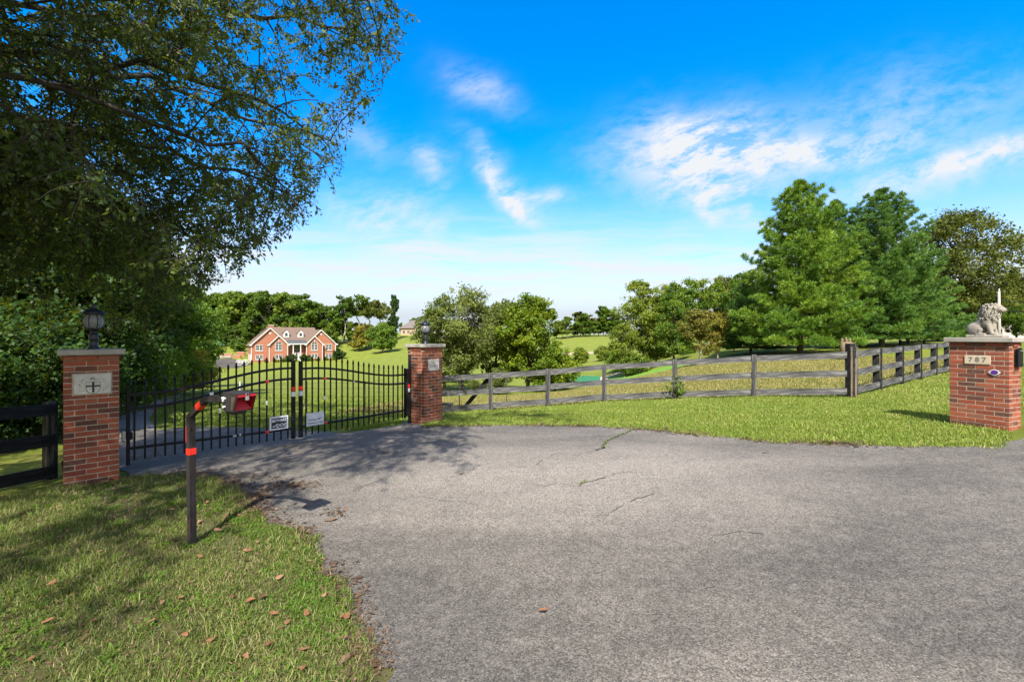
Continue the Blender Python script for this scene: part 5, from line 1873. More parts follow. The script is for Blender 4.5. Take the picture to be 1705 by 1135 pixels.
# tan house on the rise
tp = at(686, 225)
tp.z = CAM.z - (558 - HZ) * 225 / F
TH = empty("tan_house", tp, math.radians(-18), "tan stucco house with grey hip roof on the far rise", "house")
b = MB(); b.slab([(-6.4, 0, -1.5), (6.4, 0, -1.5), (6.4, 0, 3.5), (-6.4, 0, 3.5)], (0, 9, 0)); b.slab([(2.0, -.6, -1.5), (8.0, -.6, -1.5), (8.0, -.6, 3.4), (5.0, -.6, 6.3), (2.0, -.6, 3.4)], (0, 5, 0)); b.build("stucco_wall", M['tan_wall'], TH)
b = MB()
b.slab([(-7.0, -.7, 3.4), (7.0, -.7, 3.4), (4.2, 4.5, 7.4), (-2.8, 4.5, 7.4)], (0, 0, .18)); b.slab([(-7.0, -.7, 3.4), (-2.8, 4.5, 7.4), (-7.0, 9.7, 3.4)], (0, 0, .18))
for s in (-1, 1):
    b.slab([(5 + s * 3.5, -1.1, 3.1), (5, -1.1, 6.6), (5, 4.6, 6.6), (5 + s * 3.5, 4.6, 3.1)], (0, 0, .16))
b.build("hip_roof", M['shingle_grey'], TH)
for x, y in ((-4.6, 0), (-2.0, 0), (.4, 0), (4.1, -.6), (5.9, -.6)):
    b = MB(); b.box((x, y - .03, 1.6), (1.1, .06, 1.5)); w = b.build("window", M['pane'], TH)
    b = MB(); b.box((x, y - .07, 2.38), (1.25, .06, .1)); b.box((x, y - .07, .82), (1.25, .06, .1)); b.box((x, y - .075, 1.6), (.08, .06, 1.5)); b.build("frame", M['white'], w)

# green roofed shelter in the dip behind the board fence
gp_ = at(968, 40)
gzr = CAM.z - (626 - HZ) * 40 / F
GS = empty("metal_roof_shelter", (gp_.x, gp_.y, gp_.z), math.radians(8), "low shelter with green metal roof in the dip behind the board fence", "shelter")
ht = gzr - gp_.z
b = MB()
b.slab([(-1.75, -.9, ht - .32), (1.35, -.9, ht - .52), (1.85, .3, ht - .08), (-1.55, .3, ht + .06)], (0, 0, .04)); b.build("roof", M['green_metal'], GS)
b = MB()
for x in (-1.6, 0, 1.2):
    b.box((x, -.75, (ht - .5) / 2 - .2), (.1, .1, ht - .1))
b.box((0, .22, (ht - .2) / 2 - .1), (3.0, .08, ht - .1)); b.build("frame", M['dark_wood'], GS)
b = MB(); b.slab([(1.35, -.85, ht - .56), (2.6, -.5, ht - .62), (2.5, .4, ht - .3), (1.85, .25, ht - .12)], (0, 0, .05)); b.build("lean_to_roof", M['cap'], GS)

# white garage at the far right
wp = at(1690, 58)
wp.z = CAM.z - (556 - HZ) * 58 / F - .3
WG = empty("white_garage", wp, math.radians(-48), "long white garage with low grey roof, behind the trees at the far right", "garage")
b = MB(); b.box((0, 0, .9), (9, 5, 2.4)); b.build("wall", M['white'], WG)
b = MB(); b.slab([(-4.8, -2.9, 2.1), (4.8, -2.9, 2.1), (4.8, 0, 3.1), (-4.8, 0, 3.1)], (0, 0, .14)); b.slab([(-4.8, 2.9, 2.1), (4.8, 2.9, 2.1), (4.8, 0, 3.1), (-4.8, 0, 3.1)], (0, 0, .14)); b.build("roof", M['shingle_grey'], WG)
b = MB(); b.box((-1.6, -2.53, .75), (2.4, .06, 2.0)); b.build("garage_door", M['white_door'], WG)
b = MB(); b.box((1.9, -2.53, 1.1), (.9, .06, .9)); b.build("window", M['pane'], WG)

# bright strip of irrigated grass and a sandy path in the dip
drape("bright_grass_strip", [tuple(at(u, D)[:2]) for u, D in ((955, 50), (1010, 43), (1070, 40), (1130, 38.5), (1150, 42), (1100, 46.5), (1050, 48), (1000, 56))],
      plain("lush grass", (0.13, 0.27, 0.018), .95, var=.2, scale=3, world_c=True), .03, 1.0)
drape("sandy_path", [tuple(at(u, D)[:2]) for u, D in ((1000, 52), (1035, 54), (1055, 60), (1045, 60), (1020, 55.5), (998, 53))], plain("pale sand", (0.42, 0.34, 0.22), .95, var=.15, world_c=True), .05, 1.0)
drape("bare_slope", [tuple(at(u, D)[:2]) for u, D in ((940, 118), (975, 116), (1005, 122), (1000, 138), (965, 128), (935, 132))], plain("dry slope", (0.36, 0.28, 0.15), .95, var=.15, world_c=True), .05, 2.0)
# ------------------------------------------------------------------ trees
def rand_unit(rng, n):
    v = rng.normal(size=(n, 3))
    return v / np.linalg.norm(v, axis=1)[:, None]


def leaf_cloud(rng, centers, radii, per, size, up=.35, flat=.8, shell=.5, aspect=.62, out_c=None):
    """leaf-sized quads around clump centres"""
    n = len(centers)
    k = n * per
    idx = np.repeat(np.arange(n), per)
    d = rand_unit(rng, k)
    r = rng.random(k) ** shell
    off = d * (r * radii[idx])[:, None]
    off[:, 2] *= flat
    c = centers[idx] + off
    nrm = d * .55 + rand_unit(rng, k) * .8
    nrm[:, 2] += up
    nrm /= np.linalg.norm(nrm, axis=1)[:, None]
    t = np.cross(nrm, rand_unit(rng, k))
    t /= np.linalg.norm(t, axis=1)[:, None] + 1e-9
    b = np.cross(nrm, t)
    s = size * rng.uniform(.6, 1.35, k)[:, None]
    V = np.stack([c - t * s, c + b * s * aspect - t * s * .1, c + t * s, c - b * s * aspect - t * s * .1], 1)
    return V.reshape(-1, 3), idx


def limb_tubes(mb, p, q, r0, r1, rnd, n=5, bend=.08, sides=6):
    L = (q - p).length
    pts, rs = [], []
    o = Vector((0, 0, 0))
    for i in range(n):
        t = i / (n - 1)
        if 0 < i < n - 1:
            o = Vector((rnd.gauss(0, 1), rnd.gauss(0, 1), rnd.gauss(0, .6))) * L * bend * math.sin(math.pi * t)
        else:
            o = Vector((0, 0, 0))
        pts.append(p.lerp(q, t) + o); rs.append(r0 + (r1 - r0) * t)
    mb.tube(pts, rs, sides, 0, caps=False)
    return pts


def tree_meshes(seed, H, R, base, lobes, clumps, per, leaf, lobe_r=.34, clump_r=.36, trunk_r=.22, flat=.85, shape='round', up=.35, lean=(0, 0), mats=None, squash=1.0, trunks=1, crown_exp=.55, kshell=.55, full=1.3):
    """crown and trunk meshes of a broadleaf tree standing at the origin"""
    rng = np.random.default_rng(seed)
    rnd = random.Random(seed)
    mb = MB()
    ch = H - base
    lobes, clumps, lobe_r, clump_r, leaf = int(lobes * full), int(clumps * 1.35), lobe_r * 1.08, clump_r * 1.18, leaf * 1.08
    lob = []
    tries = 0
    while len(lob) < lobes and tries < 4000:
        tries += 1
        t = rng.random()
        if shape == 'round':
            prof = math.sin(math.pi * min(.98, (t * .86 + .12))) ** .7
        elif shape == 'cone':
            prof = (1 - t) ** .75 * .95 + .06
        elif shape == 'vase':
            prof = .25 + .78 * math.sin(math.pi * min(1, t * .62 + .18))
        else:   # column
            prof = .75 * math.sin(math.pi * min(.99, t * .9 + .06)) ** .5
        rr = R * prof * rng.random() ** crown_exp
        a = rng.uniform(0, 2 * math.pi)
        lr = R * lobe_r * rng.uniform(.65, 1.2)
        c = np.array([rr * math.cos(a), rr * math.sin(a) * squash, base + ch * (.08 + .86 * t)])
        c[0] += lean[0] * (c[2] / H) ** 1.5; c[1] += lean[1] * (c[2] / H) ** 1.5
        if c[2] + lr * .8 > H:
            c[2] = H - lr * .8
        if all(np.linalg.norm(c - l[0]) > .55 * lr for l in lob):
            lob.append((c, lr))
    # trunk and limbs
    for k in range(trunks):
        tx = 0 if trunks == 1 else rnd.uniform(-.12, .12) * R
        top = Vector((lean[0] * .6 + tx * 2.2, lean[1] * .6, base + ch * .62))
        tp = limb_tubes(mb, Vector((tx, 0, -.3)), top, trunk_r / math.sqrt(trunks), trunk_r * .35, rnd, 7, .035, 8)
        for c, lr in lob[k::trunks]:
            cv = Vector(c)
            hgt = max(base * .55, min(cv.z - (cv - Vector((top.x * cv.z / H, 0, cv.z))).length * .55, top.z))
            t = (hgt + .3) / (top.z + .3)
            i = min(len(tp) - 2, int(t * (len(tp) - 1)))
            f = t * (len(tp) - 1) - i
            s = tp[i].lerp(tp[i + 1], max(0, min(1, f)))
            limb_tubes(mb, s, cv, trunk_r * .30, trunk_r * .07, rnd, 5, .09, 5)
    cs, rs, lt = [], [], []
    for c, lr in lob:
        n = max(3, int(clumps * rng.uniform(.7, 1.3)))
        d = rand_unit(rng, n)
        d[:, 2] = d[:, 2] * .85 + .12
        cc = c + d * lr * rng.uniform(.55, 1.05, n)[:, None] * np.array([1, 1, flat])
        tone = rng.uniform(.1, .9)
        for q in cc:
            cs.append(q); rs.append(lr * clump_r * rng.uniform(.7, 1.5)); lt.append(np.clip(tone + rng.normal(0, .22), 0, 1))
            if rng.random() < .45:
                limb_tubes(mb, Vector(c), Vector(q), trunk_r * .06, trunk_r * .025, rnd, 3, .08, 3)
    cs, rs, lt = np.array(cs), np.array(rs), np.array(lt)
    V, idx = leaf_cloud(rng, cs, rs, per, leaf, up, flat, kshell)
    q = np.arange(len(V)).reshape(-1, 4)
    crown = np_mesh("crown", V, [q], mats[0], tone=lt[idx])
    tr = bpy.data.meshes.new("trunk")
    tr.from_pydata(mb.v, [], mb.f); tr.polygons.foreach_set('use_smooth', [True] * len(mb.f)); tr.materials.append(mats[1])
    return crown, tr


def plant_tree(meshes, loc, label, group=None, s=1.0, rz=0.0, name="tree", cat="tree", sz=None, mat=None):
    root = empty(name, loc, rz, label, cat, group)
    root.scale = (s, s, sz if sz else s)
    c = link_mesh("crown", meshes[0], root)
    t = link_mesh("trunk", meshes[1], root)
    if mat is not None:
        for k, o in ((0, c),):
            o.material_slots[0].link = 'OBJECT'
            o.material_slots[0].material = mat
    return root


def top_h(v_top, D, z):
    return CAM.z + (HZ - v_top) * D / F - z


# --- wood behind the house: five kinds, copied
W_K = [tree_meshes(201, 20, 5.6, 3.0, 34, 8, 26, .44, .25, .40, .3, mats=(M['leaf_wood'], M['bark_pale']), full=1.1),
       tree_meshes(202, 20, 5.0, 2.0, 34, 8, 26, .44, .25, .40, .3, shape='column', mats=(M['leaf_wood'], M['bark']), full=1.1),
       tree_meshes(203, 20, 6.2, 5.0, 34, 8, 26, .46, .23, .42, .3, shape='vase', mats=(M['leaf_wood'], M['bark_pale']), full=1.1),
       tree_meshes(204, 20, 5.2, 1.2, 36, 8, 26, .44, .25, .40, .3, mats=(M['leaf_dense'], M['bark_dark']), full=1.1)]
A_K = [tree_meshes(211, 20, 5.0, 10.0, 15, 8, 24, .46, .36, .42, .42, mats=(M['leaf_wood'], M['bark_pale']), crown_exp=.8, full=.85),
       tree_meshes(212, 20, 5.6, 8.5, 18, 8, 24, .46, .34, .42, .42, mats=(M['leaf_bronze'], M['bark_pale']), crown_exp=.7, lean=(1.5, 0), full=.85)]
rnd = random.Random(77)
us = [322, 336, 350, 362, 374, 387, 399, 411, 423, 436, 448, 460, 473, 486, 497, 509, 520, 532, 545, 555]
tops = [493, 489, 491, 486, 484, 488, 487, 490, 489, 485, 487, 488, 486, 490, 489, 494, 499, 505, 508, 512]
WL = "tall leafy tree in the dense wood behind the brick house"
WG_ = "trees of the wood behind the brick house"
for i, (u, v) in enumerate(zip(us, tops)):
    D = 172 + rnd.uniform(-4, 10)
    p = at(u, D)
    h = top_h(v + rnd.uniform(-4, 3), D, p.z)
    plant_tree(W_K[i % 4], p, WL, WG_, h / 20, rnd.uniform(0, 6.28), "woodland_tree")
for i, u in enumerate(range(318, 600, 11)):
    D = 186 + rnd.uniform(-4, 8)
    p = at(u + rnd.uniform(-3, 3), D)
    v = np.interp(u, [320, 440, 520, 560, 600], [497, 495, 508, 522, 536]) + rnd.uniform(-4, 8)
    plant_tree(W_K[(i * 3 + 1) % 4], p, WL, WG_, top_h(v, D, p.z) / 20, rnd.uniform(0, 6.28), "woodland_tree")
# lower front edge of the wood
for i, (u, v, D) in enumerate(((334, 540, 158), (371, 532, 162), (392, 540, 160), (408, 535, 162), (548, 538, 165), (328, 552, 150))):
    p = at(u, D)
    plant_tree(W_K[3 if i % 2 else 0], p, "shorter rounded tree along the front edge of the wood", "front edge of the wood", top_h(v, D, p.z) / 20, rnd.uniform(0, 6.28), "woodland_tree")
# tall pale trunked trees on the rise
for i, (u, v, D, k, lab) in enumerate(((573, 494, 185, 0, "pale trunked tall tree, leftmost of the airy group on the rise"), (596, 492, 192, 0, "slender pale trunked tree second from the left on the rise"),
                                       (611, 493, 196, 1, "pale trunked tree with bronze crown in the middle of the airy group"), (629, 494, 190, 1, "leaning pale trunked tree with the broadest crown on the rise"))):
    p = at(u, D)
    plant_tree(A_K[k], p, lab, "airy trees on the rise", top_h(v, D, p.z) / 20, rnd.uniform(0, 6.28), "pale_trunk_tree")
p = at(656, 200)
plant_tree(W_K[1], p, "narrow dark columnar tree between the airy trees and the tan house", None, .62 * top_h(491, 200, p.z) / 20, 1.0, "columnar_tree", sz=top_h(491, 200, p.z) / 20, mat=M['leaf_deep'])
for i, (u, v, D) in enumerate(((645, 533, 215), (668, 537, 235), (690, 529, 250), (704, 527, 250), (718, 526, 250), (618, 540, 215), (600, 538, 212), (632, 540, 214), (730, 524, 240), (585, 535, 205))):
    p = at(u, D)
    plant_tree(W_K[i % 4], p, "distant green tree low on the skyline near the tan house", "skyline trees near the tan house", top_h(v, D, p.z) / 20, rnd.uniform(0, 6.28), "distant_tree")

# --- small trees on the house lawn
m = tree_meshes(221, 9.5, 4.4, 1.1, 42, 9, 34, .22, .30, .40, .2, mats=(M['leaf_bright'], M['bark']))
p = at(637, 150); plant_tree(m, p, "neat round bright green tree alone on the lawn right of the brick house", None, top_h(537, 150, p.z) / 9.5, 0, "round_tree")
m = tree_meshes(222, 8.5, 2.9, .8, 26, 8, 30, .22, .34, .42, .16, shape='cone', mats=(M['leaf_shrub'], M['bark']))
p = at(598, 163); plant_tree(m, p, "yellow green conical young tree, left of the pair on the house lawn", None, top_h(541, 163, p.z) / 8.5, 0, "young_tree")
p = at(609, 168); plant_tree(m, p, "golden conical young tree, right of the pair on the house lawn", None, top_h(537, 168, p.z) / 8.5, 2.0, "young_tree", mat=M['leaf_rust'])

# --- grey green and yellow green trees behind the centre pillar
m = tree_meshes(231, 8.5, 3.3, 1.3, 36, 9, 44, .085, .30, .42, .20, mats=(M['leaf_grey'], M['bark']), trunks=2, kshell=.6)
p = at(778, 36); plant_tree(m, p, "broad grey green tree with forked trunk behind the board fence", None, top_h(477, 36, p.z) / 8.5, 0.4, "grey_tree")
m2 = tree_meshes(232, 6.5, 2.2, .8, 24, 9, 40, .085, .34, .42, .13, mats=(M['leaf_grey'], M['bark']), lean=(-.9, 0), crown_exp=.8, kshell=.6)
p = at(742, 33); plant_tree(m2, p, "thin grey green tree leaning left beside the lantern pillar", None, top_h(512, 33, p.z) / 6.5, 0.1, "grey_tree")
p = at(822, 39); plant_tree(m2, p, "smaller grey green tree tucked against the yellow green tree", None, top_h(500, 39, p.z) / 6.5, 2.4, "grey_tree")
m = tree_meshes(233, 8.0, 2.75, .7, 44, 10, 44, .10, .28, .42, .2, mats=(M['leaf_yellow'], M['bark_dark']), kshell=.6)
p = at(880, 35); plant_tree(m, p, "dense rounded yellow green tree near the middle of the photo", None, top_h(489, 35, p.z) / 8.0, 0, "yellow_green_tree")
m = tree_meshes(234, 3.0, 1.6, .3, 18, 9, 40, .08, .36, .42, .08, mats=(M['leaf_yellow'], M['bark_dark']))
p = at(925, 33.5); plant_tree(m, p, "low yellow green bush at the right foot of the rounded tree", None, top_h(578, 33.5, p.z) / 3.0, 0, "bush", "bush")
p = at(716, 44); plant_tree(m, p, "pale low bush showing past the right edge of the lantern pillar", None, top_h(600, 44, p.z) / 3.0, 1.2, "bush", "bush", mat=M['leaf_shrub'])
p = at(765, 47); plant_tree(m, p, "sunlit bush behind the forked grey green tree", None, top_h(590, 47, p.z) / 3.0, 2.2, "bush", "bush", mat=M['leaf_bright'])
p = at(830, 31); plant_tree(m, p, "dark twiggy bush under the grey green tree, behind the board fence", None, top_h(612, 31, p.z) / 3.0, 2.9, "bush", "bush", mat=M['leaf_grey'])
p = at(790, 33); plant_tree(m, p, "grey bush at the foot of the forked trunk", None, top_h(632, 33, p.z) / 3.0, .9, "bush", "bush", mat=M['leaf_grey'])

# --- far hill trees seen in the gap
for u, v, D, k, mt, lab in ((966, 520, 225, 0, M['leaf_bronze'], "far russet tinged tree on the hill, left of the gap group"), (976, 526, 228, 2, M['leaf_rust'], "far rust coloured tree on the hill behind the green pair"),
                            (972, 522, 222, 3, M['leaf_bright'], "far bright green tree in the middle of the gap group on the hill"), (1004, 512, 230, 1, M['leaf_dense'], "far tall ragged dark tree on the hill at the right of the gap"),
                            (990, 536, 222, 0, M['leaf_wood'], "far low rounded tree at the right of the gap group"), (1016, 520, 232, 2, M['leaf_wood'], "far green tree at the right end of the gap, half hidden by the airy tree"),
                            (944, 528, 224, 0, M['leaf_wood'], "far tree at the left end of the gap beside the yellow green tree")):
    p = at(u, D); plant_tree(W_K[k], p, lab, None, 1.55 * top_h(v, D, p.z) / 20, u * .37, "hill_tree", sz=1.05 * top_h(v, D, p.z) / 20, mat=mt)
mw = tree_meshes(241, 4.2, 2.2, .1, 20, 10, 40, .16, .34, .45, .1, mats=(M['leaf_grey'], M['bark']))
for u, v, D, lab in ((966, 588, 88, "pale feathery willow shrub, left of two in the dip"), (1003, 585, 86, "pale feathery willow shrub, right of two in the dip")):
    p = at(u, D); plant_tree(mw, p, lab, None, 1.5 * top_h(v, D, p.z) / 4.2, u, "willow_shrub", "shrub", mat=M['leaf_airy'])

for i, (u, v, D) in enumerate(((926, 534, 236), (936, 536, 232), (957, 538, 238), (983, 532, 240), (997, 530, 241), (1009, 530, 236), (1022, 526, 240), (1030, 528, 234))):
    p = at(u, D); h = top_h(v, D, p.z) / 20
    plant_tree(W_K[(i + 1) % 4], p, "distant leafy tree on the far hilltop skyline, right of the yellow green tree", "skyline trees on the far hill", h * 1.7, u, "hill_tree", sz=h, mat=[M['leaf_wood'], M['leaf_airy'], M['leaf_dense']][i % 3])

# --- mixed trees between the gap and the pines
mA = tree_meshes(251, 10.0, 2.7, 1.8, 38, 8, 30, .10, .25, .40, .15, shape='round', mats=(M['leaf_airy'], M['bark_pale']), crown_exp=.75, kshell=.6)
mB = tree_meshes(252, 8.0, 2.6, .8, 30, 9, 42, .10, .32, .42, .15, mats=(M['leaf_airy'], M['bark']), kshell=.6)
mC = tree_meshes(253, 12.0, 3.6, 1.5, 34, 9, 42, .14, .30, .42, .2, mats=(M['leaf_wood'], M['bark']), kshell=.6)
mD = tree_meshes(254, 6.0, 2.0, 1.0, 22, 9, 38, .09, .34, .42, .13, shape='vase', mats=(M['leaf_rust'], M['bark_pale']), crown_exp=.75, kshell=.6)
for ms, H, u, v, D, mt, lab in ((mA, 10, 1064, 463, 49, None, "tall airy tree with open feathery top, left of the pines"), (mB, 8, 1040, 538, 48, None, "leafy tree under the left side of the airy tree"),
                                (mB, 8, 1092, 520, 50, None, "leafy green tree just right of the airy tree"), (mB, 8, 1122, 500, 47, M['leaf_wood'], "mid green tree behind the fourth fence post"),
                                (mC, 12, 1138, 460, 66, M['leaf_dense'], "dark tall tree on the skyline right of the airy tree"), (mD, 6, 1166, 516, 35, None, "rust tinged small tree with pale broken trunk behind the fence"),
                                (mD, 6, 1196, 520, 38, M['leaf_shrub'], "golden green small tree left of the big pine"), (mC, 12, 1178, 462, 68, None, "tall mid green tree on the skyline between the dark one and the pines"),
                                (mC, 12, 1212, 456, 70, M['leaf_bronze'], "bronze topped tall tree close to the left edge of the pines"), (mA, 10, 1236, 452, 62, M['leaf_dense'], "dark tree peeping over the left shoulder of the big pine"),
                                (mB, 8, 1222, 530, 42, M['leaf_dense'], "dense green tree under the left side of the big pine"), (mC, 12, 1100, 472, 75, M['leaf_airy'], "far green tree seen through the airy tree group")):
    p = at(u, D); plant_tree(ms, p, lab, None, top_h(v, D, p.z) / H, u * .71, "mixed_tree", mat=mt)
mE = tree_meshes(255, 3.0, 2.2, .1, 18, 9, 44, .11, .36, .45, .08, mats=(M['leaf_dense'], M['bark']))
for i, (u, v, D) in enumerate(((1035, 585, 58), (1075, 580, 60), (1110, 578, 58), (1145, 572, 56), (1180, 570, 52), (1215, 566, 48), (1250, 566, 46), (1055, 590, 48))):
    p = at(u, D); plant_tree(mE, p, "low green undergrowth bush filling the gaps beneath the mixed trees", "undergrowth beneath the mixed trees", top_h(v, D, p.z) / 3.0, u, "undergrowth_bush", "bush", mat=[M['leaf_dense'], M['leaf_wood'], M['leaf_airy']][i % 3])
# broken pale trunk below the rust tinged tree and the splintered stump by the corner post
def stump(u, D, h, r, lab):
    p = at(u, D)
    rt = empty("broken_stump", p, 0, lab, "stump")
    b = MB(); b.tube([(0, 0, -.2), (0, 0, h * .5), (.02, 0, h * .8)], [r * 1.15, r, r * .9], 9); b.build("trunk_stub", M['stump'], rt)
    b = MB(); rn = random.Random(int(u))
    for k in range(9):
        a = rn.uniform(0, 6.28); q = r * rn.uniform(.2, .8)
        b.tube([(q * math.cos(a), q * math.sin(a), h * .72), (q * 1.25 * math.cos(a), q * 1.25 * math.sin(a), h * rn.uniform(.86, 1.05))], [r * .34, r * .05], 5)
    b.build("splintered_top", M['stump'], rt)


stump(1168, 33.5, top_h(600, 33.5, at(1168, 33.5).z), .22, "pale stump with splintered top below the rust tinged tree")
stump(1412, 27.0, top_h(562, 27.0, at(1412, 27.0).z), .42, "pale splintered stump just behind the fence corner post")

# --- pines
def pine_meshes(seed, H, R, base, whorls, mats, tuft=.30):
    rng = np.random.default_rng(seed); rnd = random.Random(seed)
    mb = MB()
    mb.tube([(0, 0, -.3), (0, 0, H * .5), (rnd.uniform(-.1, .1), 0, H * .97)], [.24, .15, .025], 8, caps=False)
    cs, dirs, tn = [], [], []
    for w in range(whorls):
        t = w / (whorls - 1)
        z = base + (H * .985 - base) * t ** 1.05
        r = R * ((1 - t) ** .66 * .97 + .035) * rng.uniform(.85, 1.1)
        nb = int(7 + 4 * (1 - t))
        a0 = rng.uniform(0, 6.28)
        for k in range(nb):
            a = a0 + 2 * math.pi * k / nb + rng.normal(0, .16)
            L = r * rng.uniform(.66, 1.16)
            rise = (.02 + .70 * t) * L + rng.normal(0, .1)
            droop = -.05 * L
            d = np.array([math.cos(a), math.sin(a), 0.0])
            pts = []
            for i in range(6):
                f = i / 5
                pts.append(np.array([0, 0, z]) + d * L * f + np.array([0, 0, rise * f ** 1.6 + droop * math.sin(math.pi * f)]))
            mb.tube([Vector(p) for p in pts], [.045 * (1 - .8 * i / 5) * (1.2 - t) for i in range(6)], 4, caps=False)
            btone = np.clip(rng.normal(.5, .27), 0, 1)
            sd = np.array([-math.sin(a), math.cos(a), 0])
            ns = max(3, int(L / .30))
            for s in range(ns):
                f = .22 + .78 * (s + rng.random() * .5) / ns
                i = min(4, int(f * 5)); ff = f * 5 - i
                p = pts[i] * (1 - ff) + pts[i + 1] * ff
                wid = .30 * L * (1.12 - f) + .12
                for q in range(4 if f > .35 else 3):
                    off = sd * rng.uniform(-1, 1) * wid + d * rng.uniform(-.1, .16) + np.array([0, 0, rng.uniform(-.06, .11)])
                    cs.append(p + off); g = d * .7 + off * .9 + np.array([0, 0, .55]); dirs.append(g / np.linalg.norm(g)); tn.append(np.clip(btone + rng.normal(0, .16) + .12 * f, 0, 1))
    cs, dirs, tn = np.array(cs), np.array(dirs), np.array(tn)
    per = 32
    k = len(cs) * per
    idx = np.repeat(np.arange(len(cs)), per)
    nd = dirs[idx] * .75 + rand_unit(rng, k) * .75
    nd /= np.linalg.norm(nd, axis=1)[:, None]
    c = cs[idx] + rand_unit(rng, k) * (.10 * rng.random(k))[:, None]
    Ln = tuft * rng.uniform(.6, 1.25, k)[:, None]
    wv = np.cross(nd, rand_unit(rng, k)); wv /= np.linalg.norm(wv, axis=1)[:, None] + 1e-9
    w = wv * .017 * rng.uniform(.6, 1.4, k)[:, None]
    V = np.stack([c - w * .5, c + nd * Ln * .5 - w, c + nd * Ln, c + nd * Ln * .5 + w], 1).reshape(-1, 3)
    cr = np_mesh("crown", V, [np.arange(len(V)).reshape(-1, 4)], mats[0], tone=tn[idx])
    tr = bpy.data.meshes.new("trunk")
    tr.from_pydata(mb.v, [], mb.f); tr.polygons.foreach_set('use_smooth', [True] * len(mb.f)); tr.materials.append(mats[1])
    return cr, tr


PA = pine_meshes(301, 12.8, 5.25, 1.25, 22, (M['needle_bright'], M['bark']))
PB = pine_meshes(302, 13.5, 5.8, 1.0, 22, (M['needle_deep'], M['bark']))
p = at(1332, 31.5); plant_tree(PA, p, "big bright yellow green pine, nearest of the pine group", None, top_h(304, 31.5, p.z) / 12.8, .3, "pine_tree")
p = at(1392, 38); plant_tree(PA, p, "bright green pine half hidden between the big pine and the dark pine", None, top_h(338, 38, p.z) / 12.8, 2.3, "pine_tree", mat=M['needle_deep'])
p = at(1468, 36); plant_tree(PB, p, "tall deep green pine at the right of the pine group", None, top_h(318, 36, p.z) / 13.5, .8, "pine_tree")
p = at(1512, 40); plant_tree(PB, p, "shorter dark pine at the right shoulder of the pine group", None, top_h(408, 40, p.z) / 13.5, 3.1, "pine_tree")
p = at(1250, 37); plant_tree(PA, p, "lower pine at the left edge of the pine group", None, top_h(452, 37, p.z) / 12.8, 4.4, "pine_tree", mat=M['needle_deep'])

# --- bronze tree and dark trees at the far right
mF = tree_meshes(261, 14.0, 6.2, 2.2, 110, 8, 22, .125, .17, .50, .24, shape='round', mats=(M['leaf_bronze'], M['bark_dark']), crown_exp=.6, flat=.9, up=.35, full=1.2)
p = at(1598, 46); plant_tree(mF, p, "wide spreading bronze leaved tree standing right of the pines", None, top_h(350, 46, p.z) / 14.0, .5, "bronze_tree")
mG = tree_meshes(262, 8.0, 3.6, .8, 34, 9, 40, .13, .32, .42, .2, mats=(M['leaf_deep'], M['bark_dark']))
for u, v, D, mt, lab in ((1560, 470, 50, M['leaf_bronze'], "brownish tree low behind the right side of the pines"), (1606, 478, 52, M['leaf_bronze'], "brownish green tree directly behind the lion statue"),
                         (1640, 492, 56, M['leaf_deep'], "dark green tree just left of the utility pole"), (1692, 505, 50, M['leaf_dense'], "leafy tree with low dark trunk right of the utility pole"),
                         (1682, 462, 62, M['leaf_bronze'], "bronze green tree above the white garage"), (1725, 470, 60, M['leaf_bronze'], "bronze green tree cut by the right edge of the photo"),
                         (1575, 520, 45, M['leaf_deep'], "dark bushy tree at the right foot of the pines"), (1530, 520, 46, M['leaf_deep'], "dark bushy tree behind the far paddock fence")):
    p = at(u, D); plant_tree(mG, p, lab, None, top_h(v, D, p.z) / 8.0, u * .53, "background_tree", mat=mt)

# --- left side: trees beyond the gate and behind the left fence
mH = tree_meshes(271, 9.0, 3.0, .5, 44, 10, 46, .085, .28, .42, .2, mats=(M['leaf_dense'], M['bark_dark']), kshell=.6)
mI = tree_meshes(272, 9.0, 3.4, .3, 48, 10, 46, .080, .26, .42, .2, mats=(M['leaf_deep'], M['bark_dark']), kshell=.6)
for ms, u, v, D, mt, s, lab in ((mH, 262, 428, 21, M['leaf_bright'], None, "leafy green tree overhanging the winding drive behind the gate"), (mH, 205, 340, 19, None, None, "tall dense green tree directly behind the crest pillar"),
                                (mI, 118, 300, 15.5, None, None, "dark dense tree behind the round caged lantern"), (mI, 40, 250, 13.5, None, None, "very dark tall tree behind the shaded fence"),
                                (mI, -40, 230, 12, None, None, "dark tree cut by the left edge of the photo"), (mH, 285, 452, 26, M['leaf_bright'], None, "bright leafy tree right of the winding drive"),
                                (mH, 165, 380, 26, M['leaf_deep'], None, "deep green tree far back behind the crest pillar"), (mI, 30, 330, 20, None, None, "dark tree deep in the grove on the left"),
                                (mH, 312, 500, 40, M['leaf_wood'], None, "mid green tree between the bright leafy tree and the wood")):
    p = at(u, D); plant_tree(ms, p, lab, None, top_h(v, D, p.z) / 9.0, u * .37 + 1, "grove_tree", mat=mt)
mJ = tree_meshes(273, 3.2, 1.9, .1, 26, 10, 46, .06, .32, .42, .08, mats=(M['leaf_shrub'], M['bark']))
